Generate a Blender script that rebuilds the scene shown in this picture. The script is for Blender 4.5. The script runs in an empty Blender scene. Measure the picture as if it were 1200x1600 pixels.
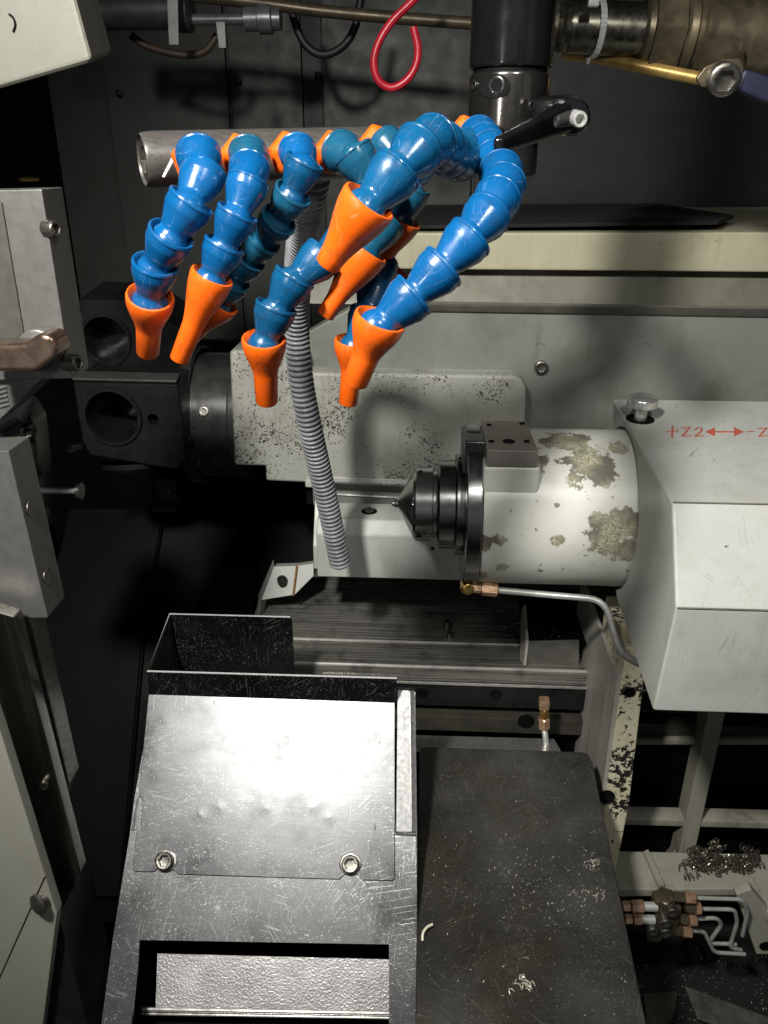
import bpy, bmesh, math, random
from mathutils import Vector as V, Matrix, Euler
random.seed(7)
S = bpy.context.scene
COL = S.collection
R_ = math.radians
PI = math.pi

# ------------------------------------------------------------------ camera
FPX = 1250.0
PITCH, YAW = 24.0, 3.0
CAM = V((0, 0, 1.4))
cd = bpy.data.cameras.new('camera'); cam = bpy.data.objects.new('camera', cd); COL.objects.link(cam)
cam.location = CAM
cam.rotation_euler = Euler((R_(90-PITCH), 0, R_(YAW)))
cd.sensor_fit = 'VERTICAL'; cd.sensor_height = 36; cd.lens = FPX/1600*36
cd.clip_start = 0.01; cd.clip_end = 50
S.camera = cam
CR = cam.rotation_euler.to_matrix()

def ray(px, py): return CR @ V(((px-600)/FPX, (800-py)/FPX, -1))
def at(px, py, y=None, x=None, z=None, pl=None):
    """measure a place in the machine: where the sight line meets a plane of known position"""
    d = ray(px, py)
    if pl is not None:
        t = (pl[0]-CAM).dot(pl[1])/d.dot(pl[1])
    elif y is not None: t = y/d.y
    elif x is not None: t = x/d.x
    else: t = (z-CAM.z)/d.z
    return CAM + d*t
FW = CR @ V((0, 0, -1))
def pm(p, px): return (p-CAM).dot(FW)*px/FPX       # length in metres of px pixels at p

# ------------------------------------------------------------------ mesh helpers
ORG = {}
def perp(d):
    d = d.normalized()
    a = V((0, 0, 1)) if abs(d.z) < .9 else V((1, 0, 0))
    u = d.cross(a).normalized(); return u, d.cross(u).normalized()

class MB:
    def __init__(s): s.bm = bmesh.new()
    def _merge(s, t):
        m = bpy.data.meshes.new('tmp'); t.to_mesh(m); t.free(); s.bm.from_mesh(m); bpy.data.meshes.remove(m)
    def _fin(s, t, bevel, seg):
        bmesh.ops.recalc_face_normals(t, faces=t.faces)
        if bevel > 0:
            es = [e for e in t.edges if len(e.link_faces) == 2 and e.calc_face_angle(0) > .3]
            bmesh.ops.bevel(t, geom=es, offset=bevel, segments=seg, affect='EDGES', profile=.5, clamp_overlap=True)
        s._merge(t); return s
    def prism(s, pts, off, bevel=0, seg=2, back=None):
        t = bmesh.new()
        a = [t.verts.new(p) for p in pts]
        b = [t.verts.new(q) for q in (back or [p+off for p in pts])]
        t.faces.new(a); t.faces.new(b[::-1])
        n = len(a)
        for i in range(n):
            t.faces.new((a[i], b[i], b[(i+1) % n], a[(i+1) % n]))
        return s._fin(t, bevel, seg)
    def box(s, c, size, rot=None, bevel=0, seg=2):
        t = bmesh.new()
        bmesh.ops.create_cube(t, size=1)
        M = Matrix.Translation(c) @ (rot.to_4x4() if rot else Matrix()) @ Matrix.Diagonal((*size, 1))
        bmesh.ops.transform(t, matrix=M, verts=t.verts)
        return s._fin(t, bevel, seg)
    def lathe(s, prof, p, d, n=32, sides=None, roll=0.0):
        """prof: (t, r) along direction d from p; (t, r, 6) makes that ring a hexagon"""
        t = bmesh.new(); d = d.normalized(); u, w = perp(d)
        rings = []
        for q in prof:
            c = p+d*q[0]
            if q[1] == 0: rings.append([t.verts.new(c)]); continue
            ring = []
            for k in range(n):
                a = 2*PI*k/n; r = q[1]
                if len(q) > 2:
                    h = 2*PI/q[2]; b = (a % h)-h/2; r = r/math.cos(b)
                ring.append(t.verts.new(c+(u*math.cos(a+roll)+w*math.sin(a+roll))*r))
            rings.append(ring)
        for A, B in zip(rings, rings[1:]):
            for k in range(n):
                j = (k+1) % n
                if len(A) == 1 and len(B) == 1: continue
                if len(A) == 1: t.faces.new((A[0], B[j], B[k]))
                elif len(B) == 1: t.faces.new((A[k], A[j], B[0]))
                else: t.faces.new((A[k], A[j], B[j], B[k]))
        bmesh.ops.recalc_face_normals(t, faces=t.faces)
        s._merge(t); return s
    def tube(s, pts, r, n=12, cap=True, ell=None):
        t = bmesh.new(); pts = [V(p) for p in pts]; u = None; rings = []
        for i, p in enumerate(pts):
            d = (pts[min(i+1, len(pts)-1)]-pts[max(i-1, 0)]).normalized()
            if u is None: u, _ = perp(d)
            u = (u-d*u.dot(d)).normalized(); w = d.cross(u)
            rr = r(i) if callable(r) else r
            rings.append([t.verts.new(p+(u*math.cos(2*PI*k/n)+w*math.sin(2*PI*k/n))*rr) for k in range(n)])
        for A, B in zip(rings, rings[1:]):
            for k in range(n):
                t.faces.new((A[k], A[(k+1) % n], B[(k+1) % n], B[k]))
        if cap:
            t.faces.new(rings[0][::-1]); t.faces.new(rings[-1])
        bmesh.ops.recalc_face_normals(t, faces=t.faces)
        s._merge(t); return s
    def stroke(s, pts, w, nrm, h):
        for a, b in zip(pts, pts[1:]):
            d = (b-a).normalized(); q = nrm.cross(d).normalized()*w*.5; e = d*w*.3
            s.prism([a-q-e, b-q+e, b+q+e, a+q-e], nrm*h)
        return s
    def cut(s, other):
        ms = []
        for o in (s, other):
            m = bpy.data.meshes.new('tmp'); o.bm.to_mesh(m); ob = bpy.data.objects.new('tmp', m); COL.objects.link(ob); ms.append(ob)
        md = ms[0].modifiers.new('b', 'BOOLEAN'); md.operation = 'DIFFERENCE'; md.object = ms[1]; md.solver = 'EXACT'
        dg = bpy.context.evaluated_depsgraph_get()
        r = bpy.data.meshes.new_from_object(ms[0].evaluated_get(dg))
        s.bm.free(); s.bm = bmesh.new(); s.bm.from_mesh(r)
        for ob in ms:
            m = ob.data; bpy.data.objects.remove(ob); bpy.data.meshes.remove(m)
        bpy.data.meshes.remove(r); other.bm.free(); return s
    def build(s, name, mat, parent=None, loc=None, ang=35):
        if parent is not None: o0 = ORG[parent.name]
        elif loc is not None: o0 = V(loc)
        else:
            vs = [v.co for v in s.bm.verts]
            o0 = V((sum(v.x for v in vs)/len(vs), sum(v.y for v in vs)/len(vs), min(v.z for v in vs)))
        bmesh.ops.translate(s.bm, verts=s.bm.verts, vec=-o0)
        m = bpy.data.meshes.new(name); s.bm.to_mesh(m); s.bm.free()
        for f in m.polygons: f.use_smooth = True
        m.set_sharp_from_angle(angle=R_(ang))
        m.materials.append(mat)
        o = bpy.data.objects.new(name, m); COL.objects.link(o)
        wn_ = o.modifiers.new('weighted_normal', 'WEIGHTED_NORMAL'); wn_.keep_sharp = True; wn_.weight = 100
        if parent is not None: o.parent = parent
        else: o.location = o0
        ORG[o.name] = o0
        return o

def thing(name, label, cat, loc, group=None):
    o = bpy.data.objects.new(name, None); COL.objects.link(o); o.location = loc; o.empty_display_size = .02
    ORG[o.name] = V(loc); return tag(o, label, cat, group)
def tag(o, label=None, cat=None, group=None, kind=None):
    if label: o['label'] = label
    if cat: o['category'] = cat
    if group: o['group'] = group
    if kind: o['kind'] = kind
    return o
def cr(pts, n=12):
    out = []; P = [pts[0]*2-pts[1]]+list(pts)+[pts[-1]*2-pts[-2]]
    for i in range(1, len(P)-2):
        for k in range(n):
            t = k/n; a, b, c, d = P[i-1], P[i], P[i+1], P[i+2]
            out.append(.5*((2*b)+(c-a)*t+(2*a-5*b+4*c-d)*t*t+(3*b-a-3*c+d)*t**3))
    out.append(pts[-1]); return out
def fillet(pts, r, n=5):
    out = [pts[0]]
    for a, b, c in zip(pts, pts[1:], pts[2:]):
        p = b+(a-b).normalized()*min(r, (a-b).length*.45); q = b+(c-b).normalized()*min(r, (c-b).length*.45)
        for k in range(n+1):
            t = k/n; out.append(p*(1-t)**2+b*2*t*(1-t)+q*t*t)
    out.append(pts[-1]); return out

# ------------------------------------------------------------------ materials
class NT:
    def __init__(s, name):
        s.m = bpy.data.materials.new(name); s.m.use_nodes = True; s.t = s.m.node_tree
        s.b = s.t.nodes['Principled BSDF']; s.tc = s.t.nodes.new('ShaderNodeTexCoord'); s.vec = s.tc.outputs['Object']
    def new(s, ty): return s.t.nodes.new(ty)
    def link(s, a, b): s.t.links.new(a, b)
    def put(s, v, sock):
        if isinstance(v, bpy.types.NodeSocket): s.link(v, sock)
        elif isinstance(v, (tuple, list)) and len(v) == 3 and sock.type == 'RGBA': sock.default_value = (*v, 1)
        else: sock.default_value = v
    def mapp(s, vec=None, scale=(1, 1, 1), rot=(0, 0, 0), loc=(0, 0, 0)):
        n = s.new('ShaderNodeMapping'); s.link(vec or s.vec, n.inputs[0])
        n.inputs['Scale'].default_value = scale; n.inputs['Rotation'].default_value = rot; n.inputs['Location'].default_value = loc
        return n.outputs[0]
    def noise(s, scale, detail=4, rough=.55, vec=None, dist=0):
        n = s.new('ShaderNodeTexNoise'); s.link(vec or s.vec, n.inputs['Vector'])
        n.inputs['Scale'].default_value = scale; n.inputs['Detail'].default_value = detail
        n.inputs['Roughness'].default_value = rough; n.inputs['Distortion'].default_value = dist
        return n.outputs[0]
    def ramp(s, v, lo, hi, a=0.0, b=1.0):
        n = s.new('ShaderNodeMapRange'); n.clamp = True
        s.put(v, n.inputs[0]); n.inputs[1].default_value = lo; n.inputs[2].default_value = hi
        n.inputs[3].default_value = a; n.inputs[4].default_value = b; return n.outputs[0]
    def math(s, op, a, b=0.0):
        n = s.new('ShaderNodeMath'); n.operation = op; s.put(a, n.inputs[0]); s.put(b, n.inputs[1]); return n.outputs[0]
    def mix(s, f, a, b):
        n = s.new('ShaderNodeMix'); n.data_type = 'RGBA'; s.put(f, n.inputs[0]); s.put(a, n.inputs[6]); s.put(b, n.inputs[7]); return n.outputs[2]
    def near(s, p, r0, r1):
        n = s.new('ShaderNodeVectorMath'); n.operation = 'DISTANCE'; s.link(s.vec, n.inputs[0]); n.inputs[1].default_value = p
        return s.ramp(n.outputs['Value'], r0, r1, 1.0, 0.0)
    def bump(s, h, strength=.2, dist=.001):
        n = s.new('ShaderNodeBump'); s.link(h, n.inputs['Height']); n.inputs['Strength'].default_value = strength; n.inputs['Distance'].default_value = dist
        s.link(n.outputs[0], s.b.inputs['Normal']); return n
    def scratches(s, vec, angles, along=14, across=900, thr=.70, mask_scale=25, mask=(.42, .6)):
        tot = None
        for i, a in enumerate(angles):
            v = s.mapp(s.mapp(vec, rot=(0, 0, R_(a)), loc=(i*.37, i*.71, i*.13)), scale=(along, across, 30))
            w = s.noise(1, 1, .5, v, .1)
            l = s.ramp(w, thr, thr+.03)
            k = s.ramp(s.noise(mask_scale, 1, .5, s.mapp(vec, loc=(i*1.3, 4+i, 2))), *mask)
            l = s.math('MULTIPLY', l, k)
            tot = l if tot is None else s.math('MAXIMUM', tot, l)
        return tot
    def set(s, base=None, rough=None, metal=None, spec=None, coat=None):
        if base is not None: s.put(base, s.b.inputs['Base Color'])
        if rough is not None: s.put(rough, s.b.inputs['Roughness'])
        if metal is not None: s.put(metal, s.b.inputs['Metallic'])
        if spec is not None: s.put(spec, s.b.inputs['Specular IOR Level'])
        if coat is not None: s.b.inputs['Coat Weight'].default_value = coat; s.b.inputs['Coat Roughness'].default_value = .12
        return s.m
def scl(c, k): return tuple(x*k for x in c)

def plain(name, base, rough=.4, metal=0.0, var=.25, nscale=60, bump=.05, spec=None, coat=None):
    n = NT(name); k = n.noise(nscale, 5, .6)
    c = n.mix(n.ramp(k, .3, .7), scl(base, 1-var), scl(base, 1+var))
    n.bump(n.noise(nscale*12, 3), bump, .0004)
    return n.set(c, n.ramp(n.noise(nscale*.6, 5, .65), .25, .75, max(.02, rough-.09), rough+.09), metal, spec, coat)

def paint(name, base, rough=.45, grime=(.10, .09, .06), gr=.5, chip=None, chip_scale=160, chip_thr=.66, chip_area=(18, .45, .62), scuff=True, bump=.12):
    n = NT(name)
    c = n.mix(n.ramp(n.noise(9, 5, .6), .3, .7), scl(base, .90), scl(base, 1.06))
    g = n.math('MULTIPLY', n.ramp(n.noise(14, 8, .68), .50, .78), gr)
    c = n.mix(g, c, grime)
    dr = n.math('MULTIPLY', n.ramp(n.noise(1, 5, .65, n.mapp(scale=(75, 75, 5))), .56, .72), n.ramp(n.noise(11, 3), .42, .62))
    c = n.mix(n.math('MULTIPLY', dr, gr*.75), c, grime)
    h = n.noise(420, 2)
    rg = n.ramp(n.noise(40, 4), .3, .7, rough-.08, rough+.1)
    if scuff:
        sc = n.scratches(n.vec, (20, 75, 130), 45, 1500, .70, 18, (.50, .62))
        sc2 = n.scratches(n.mapp(rot=(PI/2, 0, 0)), (10, 60, 95), 45, 1500, .70, 18, (.50, .62))
        c = n.mix(n.math('MULTIPLY', n.math('MAXIMUM', sc, sc2), .45), c, (.12, .11, .09))
        sp = n.ramp(n.noise(230, 1), .75, .77)
        sp = n.math('MULTIPLY', sp, n.ramp(n.noise(22, 2), .5, .6))
        c = n.mix(n.math('MULTIPLY', sp, .8), c, (.05, .045, .035))
    if chip:
        k = n.ramp(n.noise(chip_scale, 6, .65), chip_thr, chip_thr+.015)
        a = n.ramp(n.noise(chip_area[0], 3), chip_area[1], chip_area[2])
        k2 = n.ramp(n.math('ADD', n.noise(chip_scale, 6, .65), n.math('MULTIPLY', n.math('SUBTRACT', a, .5), .16)), chip_thr, chip_thr+.012)
        c = n.mix(k2, c, chip)
        h = n.math('SUBTRACT', n.math('MULTIPLY', h, .15), k2)
    n.bump(h, bump, .0005)
    return n.set(c, rg, 0.0, .4)

def brushed(name, base, rough=.3, axis='x', k=900, metal=1.0, var=.3, grime=.3, gcol=(.02, .02, .018)):
    n = NT(name); sc = {'x': (6, k, k), 'y': (k, 6, k), 'z': (k, k, 6), 'turn_x': (k, 5, 5), 'turn_z': (5, 5, k)}[axis]
    b = n.noise(1, 3, .6, n.mapp(scale=sc))
    c = n.mix(n.ramp(b, .3, .7), scl(base, 1-var), scl(base, 1+var))
    g = n.math('MULTIPLY', n.ramp(n.noise(22, 7, .7), .5, .72), grime)
    c = n.mix(g, c, gcol)
    n.bump(b, .08, .0003)
    return n.set(c, n.ramp(b, .3, .7, rough-.08, rough+.1), metal)

M = {}
# modular hose plastics
def plastic(name, base, rough):
    n = NT(name)
    oi = n.new('ShaderNodeObjectInfo')
    v = n.new('ShaderNodeVectorMath'); v.operation = 'ADD'; n.link(n.vec, v.inputs[0]); n.link(oi.outputs['Location'], v.inputs[1]); v = v.outputs[0]
    k = n.noise(55, 5, .6, v)
    c = n.mix(n.ramp(k, .35, .75), base, scl(base, .78))
    c = n.mix(n.ramp(oi.outputs['Random'], 0, 1, 0, .30), c, scl(base, .62))
    d = n.math('MULTIPLY', n.ramp(n.noise(120, 7, .75, v), .53, .70), .6)
    c = n.mix(d, c, (base[0]*.3+.012, base[1]*.3+.010, base[2]*.3+.008))
    sc = n.scratches(v, (15, 70, 120), 160, 1700, .68, 60, (.46, .6))
    c = n.mix(n.math('MULTIPLY', sc, .35), c, tuple(min(1, x*1.3+.10) for x in base))
    n.bump(n.math('ADD', n.noise(260, 4, .6, v), n.math('MULTIPLY', n.noise(45, 2, .5, v), 1.2)), .16, .0005)
    return n.set(c, n.ramp(n.noise(90, 6, .7, v), .35, .7, rough-.10, rough+.20), 0.0, .5)
M['blue'] = plastic('bright_blue_plastic', (.0022, .076, .222), .24)
M['blue2'] = plastic('blue_plastic', (.003, .066, .162), .24)
M['teal'] = plastic('aged_blue_plastic', (.007, .072, .135), .25)
M['orange'] = plastic('orange_plastic', (.80, .115, .005), .36)
M['corr'] = plain('grey_conduit_plastic', (.22, .225, .24), .32, 0, .4, 45)
M['red'] = plain('red_tube', (.55, .02, .04), .3, 0, .2)
M['black'] = plain('black_oxide', (.019, .019, .0195), .24, .4, .3, 50, .05)
M['blacksteel'] = plain('black_polished_steel', (.26, .26, .26), .22, 1, .2, 60, .03)
M['blackgloss'] = plain('gloss_black', (.035, .035, .038), .15, .85, .3, 40, .04)
M['blackdull'] = plain('dull_black', (.009, .009, .009), .55, 0, .35, 30, .1)
M['hole'] = plain('dark_bore', (.004, .004, .004), .6, 0, spec=.08)
M['steel'] = brushed('turned_steel', (.42, .42, .41), .24, 'z')
M['darksteel'] = plain('dark_polished_steel', (.40, .40, .385), .20, .95, .2, 40, .05)
M['ringsteel'] = plain('oiled_ring_steel', (.075, .075, .073), .26, .6, .3, 60, .04)
M['collar'] = plain('dark_collar_steel', (.16, .15, .14), .18, .95, .3, 60, .03)
M['bolt'] = plain('bolt_steel', (.20, .19, .17), .32, .9, .4, 300, .2)
M['chrome'] = plain('worn_chrome', (.66, .65, .62), .24, .8, .12, 120, .05)
M['alu'] = plain('milled_aluminium', (.14, .137, .131), .42, .45, .16, 120, .35)
M['bar'] = brushed('grey_anodised_bar', (.075, .069, .064), .40, 'x', 500, .3, .2, .3)
M['brass'] = plain('brass', (.62, .40, .12), .3, 1, .3, 150, .1)
M['copper'] = plain('copper_fitting', (.58, .37, .24), .30, .7, .4, 120, .15)
M['oldbrass'] = plain('oily_brass', (.115, .095, .062), .38, .7, .45, 60, .2)
M['goldrod'] = plain('oily_brass_rod', (.35, .23, .075), .4, .6, .35, 60, .2)
M['pipe'] = plain('galvanised_tube', (.42, .42, .40), .35, .35, .2, 80)
M['cover'] = paint('pale_grey_paint', (.465, .478, .447), .42, (.22, .20, .13), .4)
M['wallgrey'] = paint('grey_wall_paint', (.185, .192, .172), .4, (.08, .08, .06), .7, bump=.06)
M['backwall'] = paint('dark_green_grey_paint', (.045, .049, .043), .5, (.04, .04, .03), .7, scuff=False)
M['cream'] = paint('cream_paint', (.47, .445, .315), .45, (.20, .18, .09), .35)
M['olive'] = paint('olive_grey_paint', (.19, .185, .14), .45, (.06, .055, .035), .7)
M['white'] = paint('off_white_paint', (.27, .27, .228), .42, (.25, .22, .14), .3)
M['cast'] = paint('speckled_casting_paint', (.37, .37, .33), .5, (.15, .14, .10), .7, (.015, .014, .012), 430, .60, (16, .36, .66), True, .25)
M['legpaint'] = paint('flaking_cream_paint', (.58, .55, .40), .5, (.30, .22, .06), .6, (.02, .018, .016), 170, .565, (20, .40, .60), True, .3)
M['leggrey'] = brushed('bare_grey_iron', (.38, .37, .33), .45, 'z', 120, .12, .18, .4, (.10, .095, .07))
M['iron'] = paint('oily_cast_iron_paint', (.29, .285, .235), .45, (.05, .045, .03), .8)
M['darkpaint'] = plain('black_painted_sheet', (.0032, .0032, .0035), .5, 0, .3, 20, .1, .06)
M['rubber'] = plain('black_mat', (.004, .004, .004), .8, 0, .3, 50)
M['tie'] = plain('white_cable_tie', (.62, .63, .62), .4, 0, .1)
M['darkblue'] = plain('dark_blue_grip', (.010, .012, .035), .45, 0, .3)
M['marker'] = plain('red_marker', (.46, .10, .065), .5, 0, .3, 300)
M['chip'] = plain('steel_swarf', (.68, .64, .54), .3, .5, .4, 400)
M['edge'] = plain('worn_glint_edge', (.62, .62, .61), .45, .5, .3, 900)  # worn metal, with the glint of lit edges put into its colour
M['strip'] = plain('dim_olive_strip', (.05, .047, .037), .45, .2)
M['brightbolt'] = plain('bright_screw', (.6, .6, .58), .3, .6, .2, 300)
M['browniron'] = brushed('bare_brown_iron', (.30, .27, .24), .40, 'x', 120, .6, .15, .4, (.06, .05, .03))

# steel sheet of the chute, tilted plane
SLOPE = 44.0
def sheet(name, base, rough, tilt, angles, thr, amt, scol, metal=1.0, var=.09, big=.0, dents=()):
    n = NT(name)
    pv = n.mapp(rot=(R_(-tilt), 0, 0))
    br = n.noise(1, 3, .6, n.mapp(pv, scale=(25, 1500, 50)))
    blot = n.noise(26, 6, .65, pv)
    c = n.mix(n.ramp(br, .3, .7), scl(base, 1-var), scl(base, 1+var))
    c = n.mix(n.math('MULTIPLY', n.ramp(blot, .48, .75), .45+big), c, scl(base, .45))
    if big > .05:
        sm = n.math('MULTIPLY', n.ramp(n.noise(7, 5, .62, pv), .46, .70), n.ramp(n.noise(90, 5, .7, pv), .25, .7, .5, 1.0))
        c = n.mix(n.math('MULTIPLY', sm, .75), c, (.075, .073, .068))
        bw = n.ramp(n.noise(9, 4, .6, n.mapp(pv, loc=(3, 1, 0))), .48, .66)
        c = n.mix(n.math('MULTIPLY', bw, .6), c, (.040, .029, .014))
    s1 = n.scratches(pv, angles, 28, 2600, thr+.015, 16, (.50, .62))
    s2 = n.scratches(pv, [a+17 for a in angles], 330, 1500, thr+.01, 30, (.48, .64))
    sc = n.math('MAXIMUM', s1, s2)
    c = n.mix(n.math('MULTIPLY', sc, amt), c, scol)
    fl = n.math('MULTIPLY', n.ramp(n.noise(1100, 2, .5, pv), .66, .72), n.ramp(n.noise(17, 4, .65, pv), .42, .62))
    c = n.mix(n.math('MULTIPLY', fl, amt), c, scl(scol, 1.1))
    hh = n.math('ADD', n.math('MULTIPLY', br, .3), n.math('MULTIPLY', sc, -.8))
    for p, rad in dents:
        q = n.near(p, 0, rad); q = n.math('MULTIPLY', q, q); hh = n.math('ADD', hh, n.math('MULTIPLY', q, 3.5))
    if dents: hh = n.math('ADD', hh, n.math('MULTIPLY', n.noise(11, 2, .5, pv), 4.0))
    nick = n.math('MULTIPLY', n.ramp(n.noise(160, 2, .5, n.mapp(pv, scale=(1, .45, 1), rot=(0, 0, .6))), .735, .75), .7 if dents else 0)
    c = n.mix(nick, c, (.02, .02, .02))
    n.bump(hh, .14, .0004)
    r = n.ramp(n.noise(13, 6, .65, pv), .3, .7, rough-.10, rough+.12)
    return n.set(c, r, n.math('MULTIPLY', n.math('SUBTRACT', 1.0, n.math('MULTIPLY', n.math('MAXIMUM', sc, fl), .5)), metal))
M['frame'] = sheet('scratched_steel_frame', (.15, .15, .153), .36, SLOPE, (15, 52, 95, 125, 170), .68, .7, (.8, .8, .8))
M['trayin'] = plain('satin_zinc_sheet', (.40, .385, .39), .40, .75, .2, 45, 1.0)
M['plate'] = sheet('scuffed_black_sheet', (.022, .021, .0195), .36, 12, (10, 40, 75, 110, 150), .70, .45, (.30, .28, .24), .2, .35, .2)
M['ways'] = brushed('ground_way_steel', (.20, .192, .175), .26, 'x', 520, .5, .65, .95, (.03, .03, .028))
M['ways2'] = brushed('bright_way_edge', (.55, .54, .50), .35, 'x', 300, .4, .35, .6, (.05, .05, .045))
M['barrel'] = None

# ------------------------------------------------------------------ light
def lamp(name, loc, target, power, size, spot=None, blend=.5, col=(1, .985, .94)):
    ld = bpy.data.lights.new(name, 'SPOT' if spot else 'POINT'); ld.energy = power; ld.color = col; ld.shadow_soft_size = size
    if spot: ld.spot_size = R_(spot); ld.spot_blend = blend
    o = bpy.data.objects.new(name, ld); COL.objects.link(o); o.location = loc
    o.rotation_euler = (V(target)-V(loc)).to_track_quat('-Z', 'Y').to_euler(); return o
lamp('work_lamp', (-.26, -.03, 1.80), (.05, .76, 1.02), 60.0, .042, 96, 1.0, (1, .98, .915))
lamp('work_lamp', (.20, .0, 1.76), (.04, .82, 1.06), 9.5, .03, 96, 1.0, (1, .98, .915))
lamp('work_lamp', (-.42, -.25, 1.47), (.10, .60, 1.38), 3.5, .02, 60, 1.0)
# the dim workshop behind the photographer, darker towards the machine
W = bpy.data.worlds.new('World'); S.world = W; W.use_nodes = True
wt = W.node_tree; bg = wt.nodes['Background']
wc = wt.nodes.new('ShaderNodeTexCoord'); wx = wt.nodes.new('ShaderNodeSeparateXYZ'); wt.links.new(wc.outputs['Generated'], wx.inputs[0])
wr = wt.nodes.new('ShaderNodeMapRange'); wr.interpolation_type = 'SMOOTHSTEP'; wt.links.new(wx.outputs['Y'], wr.inputs[0])
wr.inputs[1].default_value = .15; wr.inputs[2].default_value = -.95; wr.inputs[3].default_value = .012; wr.inputs[4].default_value = .09
wn = wt.nodes.new('ShaderNodeTexNoise'); wn.inputs['Scale'].default_value = 3.5; wt.links.new(wc.outputs['Generated'], wn.inputs['Vector'])
wk = wt.nodes.new('ShaderNodeMapRange'); wt.links.new(wn.outputs[0], wk.inputs[0]); wk.inputs[1].default_value = .42; wk.inputs[2].default_value = .62; wk.inputs[3].default_value = .12; wk.inputs[4].default_value = 2.2
wm = wt.nodes.new('ShaderNodeMath'); wm.operation = 'MULTIPLY'; wt.links.new(wr.outputs[0], wm.inputs[0]); wt.links.new(wk.outputs[0], wm.inputs[1])
wt.links.new(wm.outputs[0], bg.inputs[1]); bg.inputs[0].default_value = (.93, .97, 1, 1)
S.view_settings.view_transform = 'Standard'; S.view_settings.look = 'None'; S.view_settings.exposure = 0; S.view_settings.gamma = 1
S.render.engine = 'CYCLES'

# ------------------------------------------------------------------ small parts
def bolt(root, p, n, r, h=None, mat=None, name='bolt', washer=False):
    h = h or r*1.1; m = MB()
    if washer: m.lathe([(0, r*1.35), (.12*r, r*1.35), (.2*r, r*1.25), (.2*r, r*.8)], p, n, 28)
    m.lathe([(-.2*h, r), (h*.86, r), (h, r*.86), (h, r*.62, 6), (h*.96, r*.56, 6), (h*.35, r*.54, 6), (h*.30, 0)], p, n, 36)
    return m.build(name, mat or M['bolt'], root, ang=40)
def disc_hole(root, p, n, r, name='hole', mat=None, lip=None):
    """shallow cup: a ring lip with a dark floor"""
    m = MB(); m.lathe([(0, r*1.14), (.0008, r*1.08), (.0008, r), (.0003, r*.97), (.0003, 0)], p, n, 24)
    return m.build(name, mat or M['hole'], root)
def hexfit(m, a, b, r, sides=6):
    d = b-a; L = d.length
    m.lathe([(0, 0), (0, r*.9), (L*.08, r, sides), (L*.92, r, sides), (L, r*.9), (L, 0)], a, d, 36)

# ================================================================== SETTING
X, Y_, Z = V((1, 0, 0)), V((0, 1, 0)), V((0, 0, 1))
FLZ = .47
f = MB(); f.box(V((.2, .6, FLZ-.01)), (3.0, 2.6, .02)); tag(f.build('floor', M['darkpaint']), kind='structure')
f = MB(); f.box(V((.2, 1.475, 1.2)), (3.0, .03, 2.2)); BW = tag(f.build('back_wall', M['backwall']), kind='structure')
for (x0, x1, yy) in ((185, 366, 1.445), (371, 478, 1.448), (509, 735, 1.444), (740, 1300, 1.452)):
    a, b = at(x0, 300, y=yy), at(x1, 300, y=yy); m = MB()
    m.box(V(((a.x+b.x)/2, yy+.006, 1.45)), (b.x-a.x, .012, 1.4), bevel=.002); p = m.build('wall_panel', M['blackdull'] if x0 == 740 else M['backwall'], BW)  # right-hand panel is black: shadow on the wall put into its colour
m = MB(); a, b = at(480, 300, y=1.45), at(507, 300, y=1.45)
m.box(V(((a.x+b.x)/2, 1.457, 1.45)), (b.x-a.x, .006, 1.4)); m.build('wall_panel', M['blackdull'], BW)
for (px, py) in ((187, 146), (497, 118), (372, 127)):
    p = at(px, py, y=1.444); m = MB(); m.lathe([(0, .006), (.003, .006), (.005, .003), (.005, 0)], p, -Y_, 16); m.build('rivet', M['blackdull'], BW)
f = MB(); f.box(V((-.64, .95, 1.2)), (.02, 1.1, 2.2)); tag(f.build('side_wall', M['darkpaint']), kind='structure')
f = MB(); f.box(V((-.25, 1.22, .83)), (.80, .02, .62)); tag(f.build('lower_dark_sheet', M['darkpaint']), kind='structure')  # added black sheet, darkens the lit back wall below the tool holders
f = MB(); f.box(V((1.15, .7, 1.2)), (.02, 1.6, 2.2)); tag(f.build('side_wall', M['darkpaint']), kind='structure')

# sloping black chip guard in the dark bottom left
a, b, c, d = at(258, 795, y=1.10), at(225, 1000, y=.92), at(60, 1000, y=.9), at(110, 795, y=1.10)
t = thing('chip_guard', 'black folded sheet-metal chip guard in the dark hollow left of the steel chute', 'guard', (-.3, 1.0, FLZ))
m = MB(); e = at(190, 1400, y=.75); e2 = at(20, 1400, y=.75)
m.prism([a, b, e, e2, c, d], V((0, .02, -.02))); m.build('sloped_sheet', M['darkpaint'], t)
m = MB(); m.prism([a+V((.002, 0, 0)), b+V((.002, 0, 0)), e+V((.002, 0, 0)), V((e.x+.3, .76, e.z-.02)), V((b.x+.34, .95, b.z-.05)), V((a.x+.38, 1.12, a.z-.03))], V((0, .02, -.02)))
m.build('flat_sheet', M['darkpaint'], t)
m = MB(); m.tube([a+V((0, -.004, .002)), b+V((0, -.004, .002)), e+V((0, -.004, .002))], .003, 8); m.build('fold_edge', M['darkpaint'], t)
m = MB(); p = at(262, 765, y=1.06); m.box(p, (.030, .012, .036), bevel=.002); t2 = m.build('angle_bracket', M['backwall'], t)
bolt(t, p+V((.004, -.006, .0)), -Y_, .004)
m = MB(); m.box(p+V((0, -.012, -.022)), (.036, .03, .006), bevel=.002); m.build('angle_bracket', M['backwall'], t)

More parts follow.
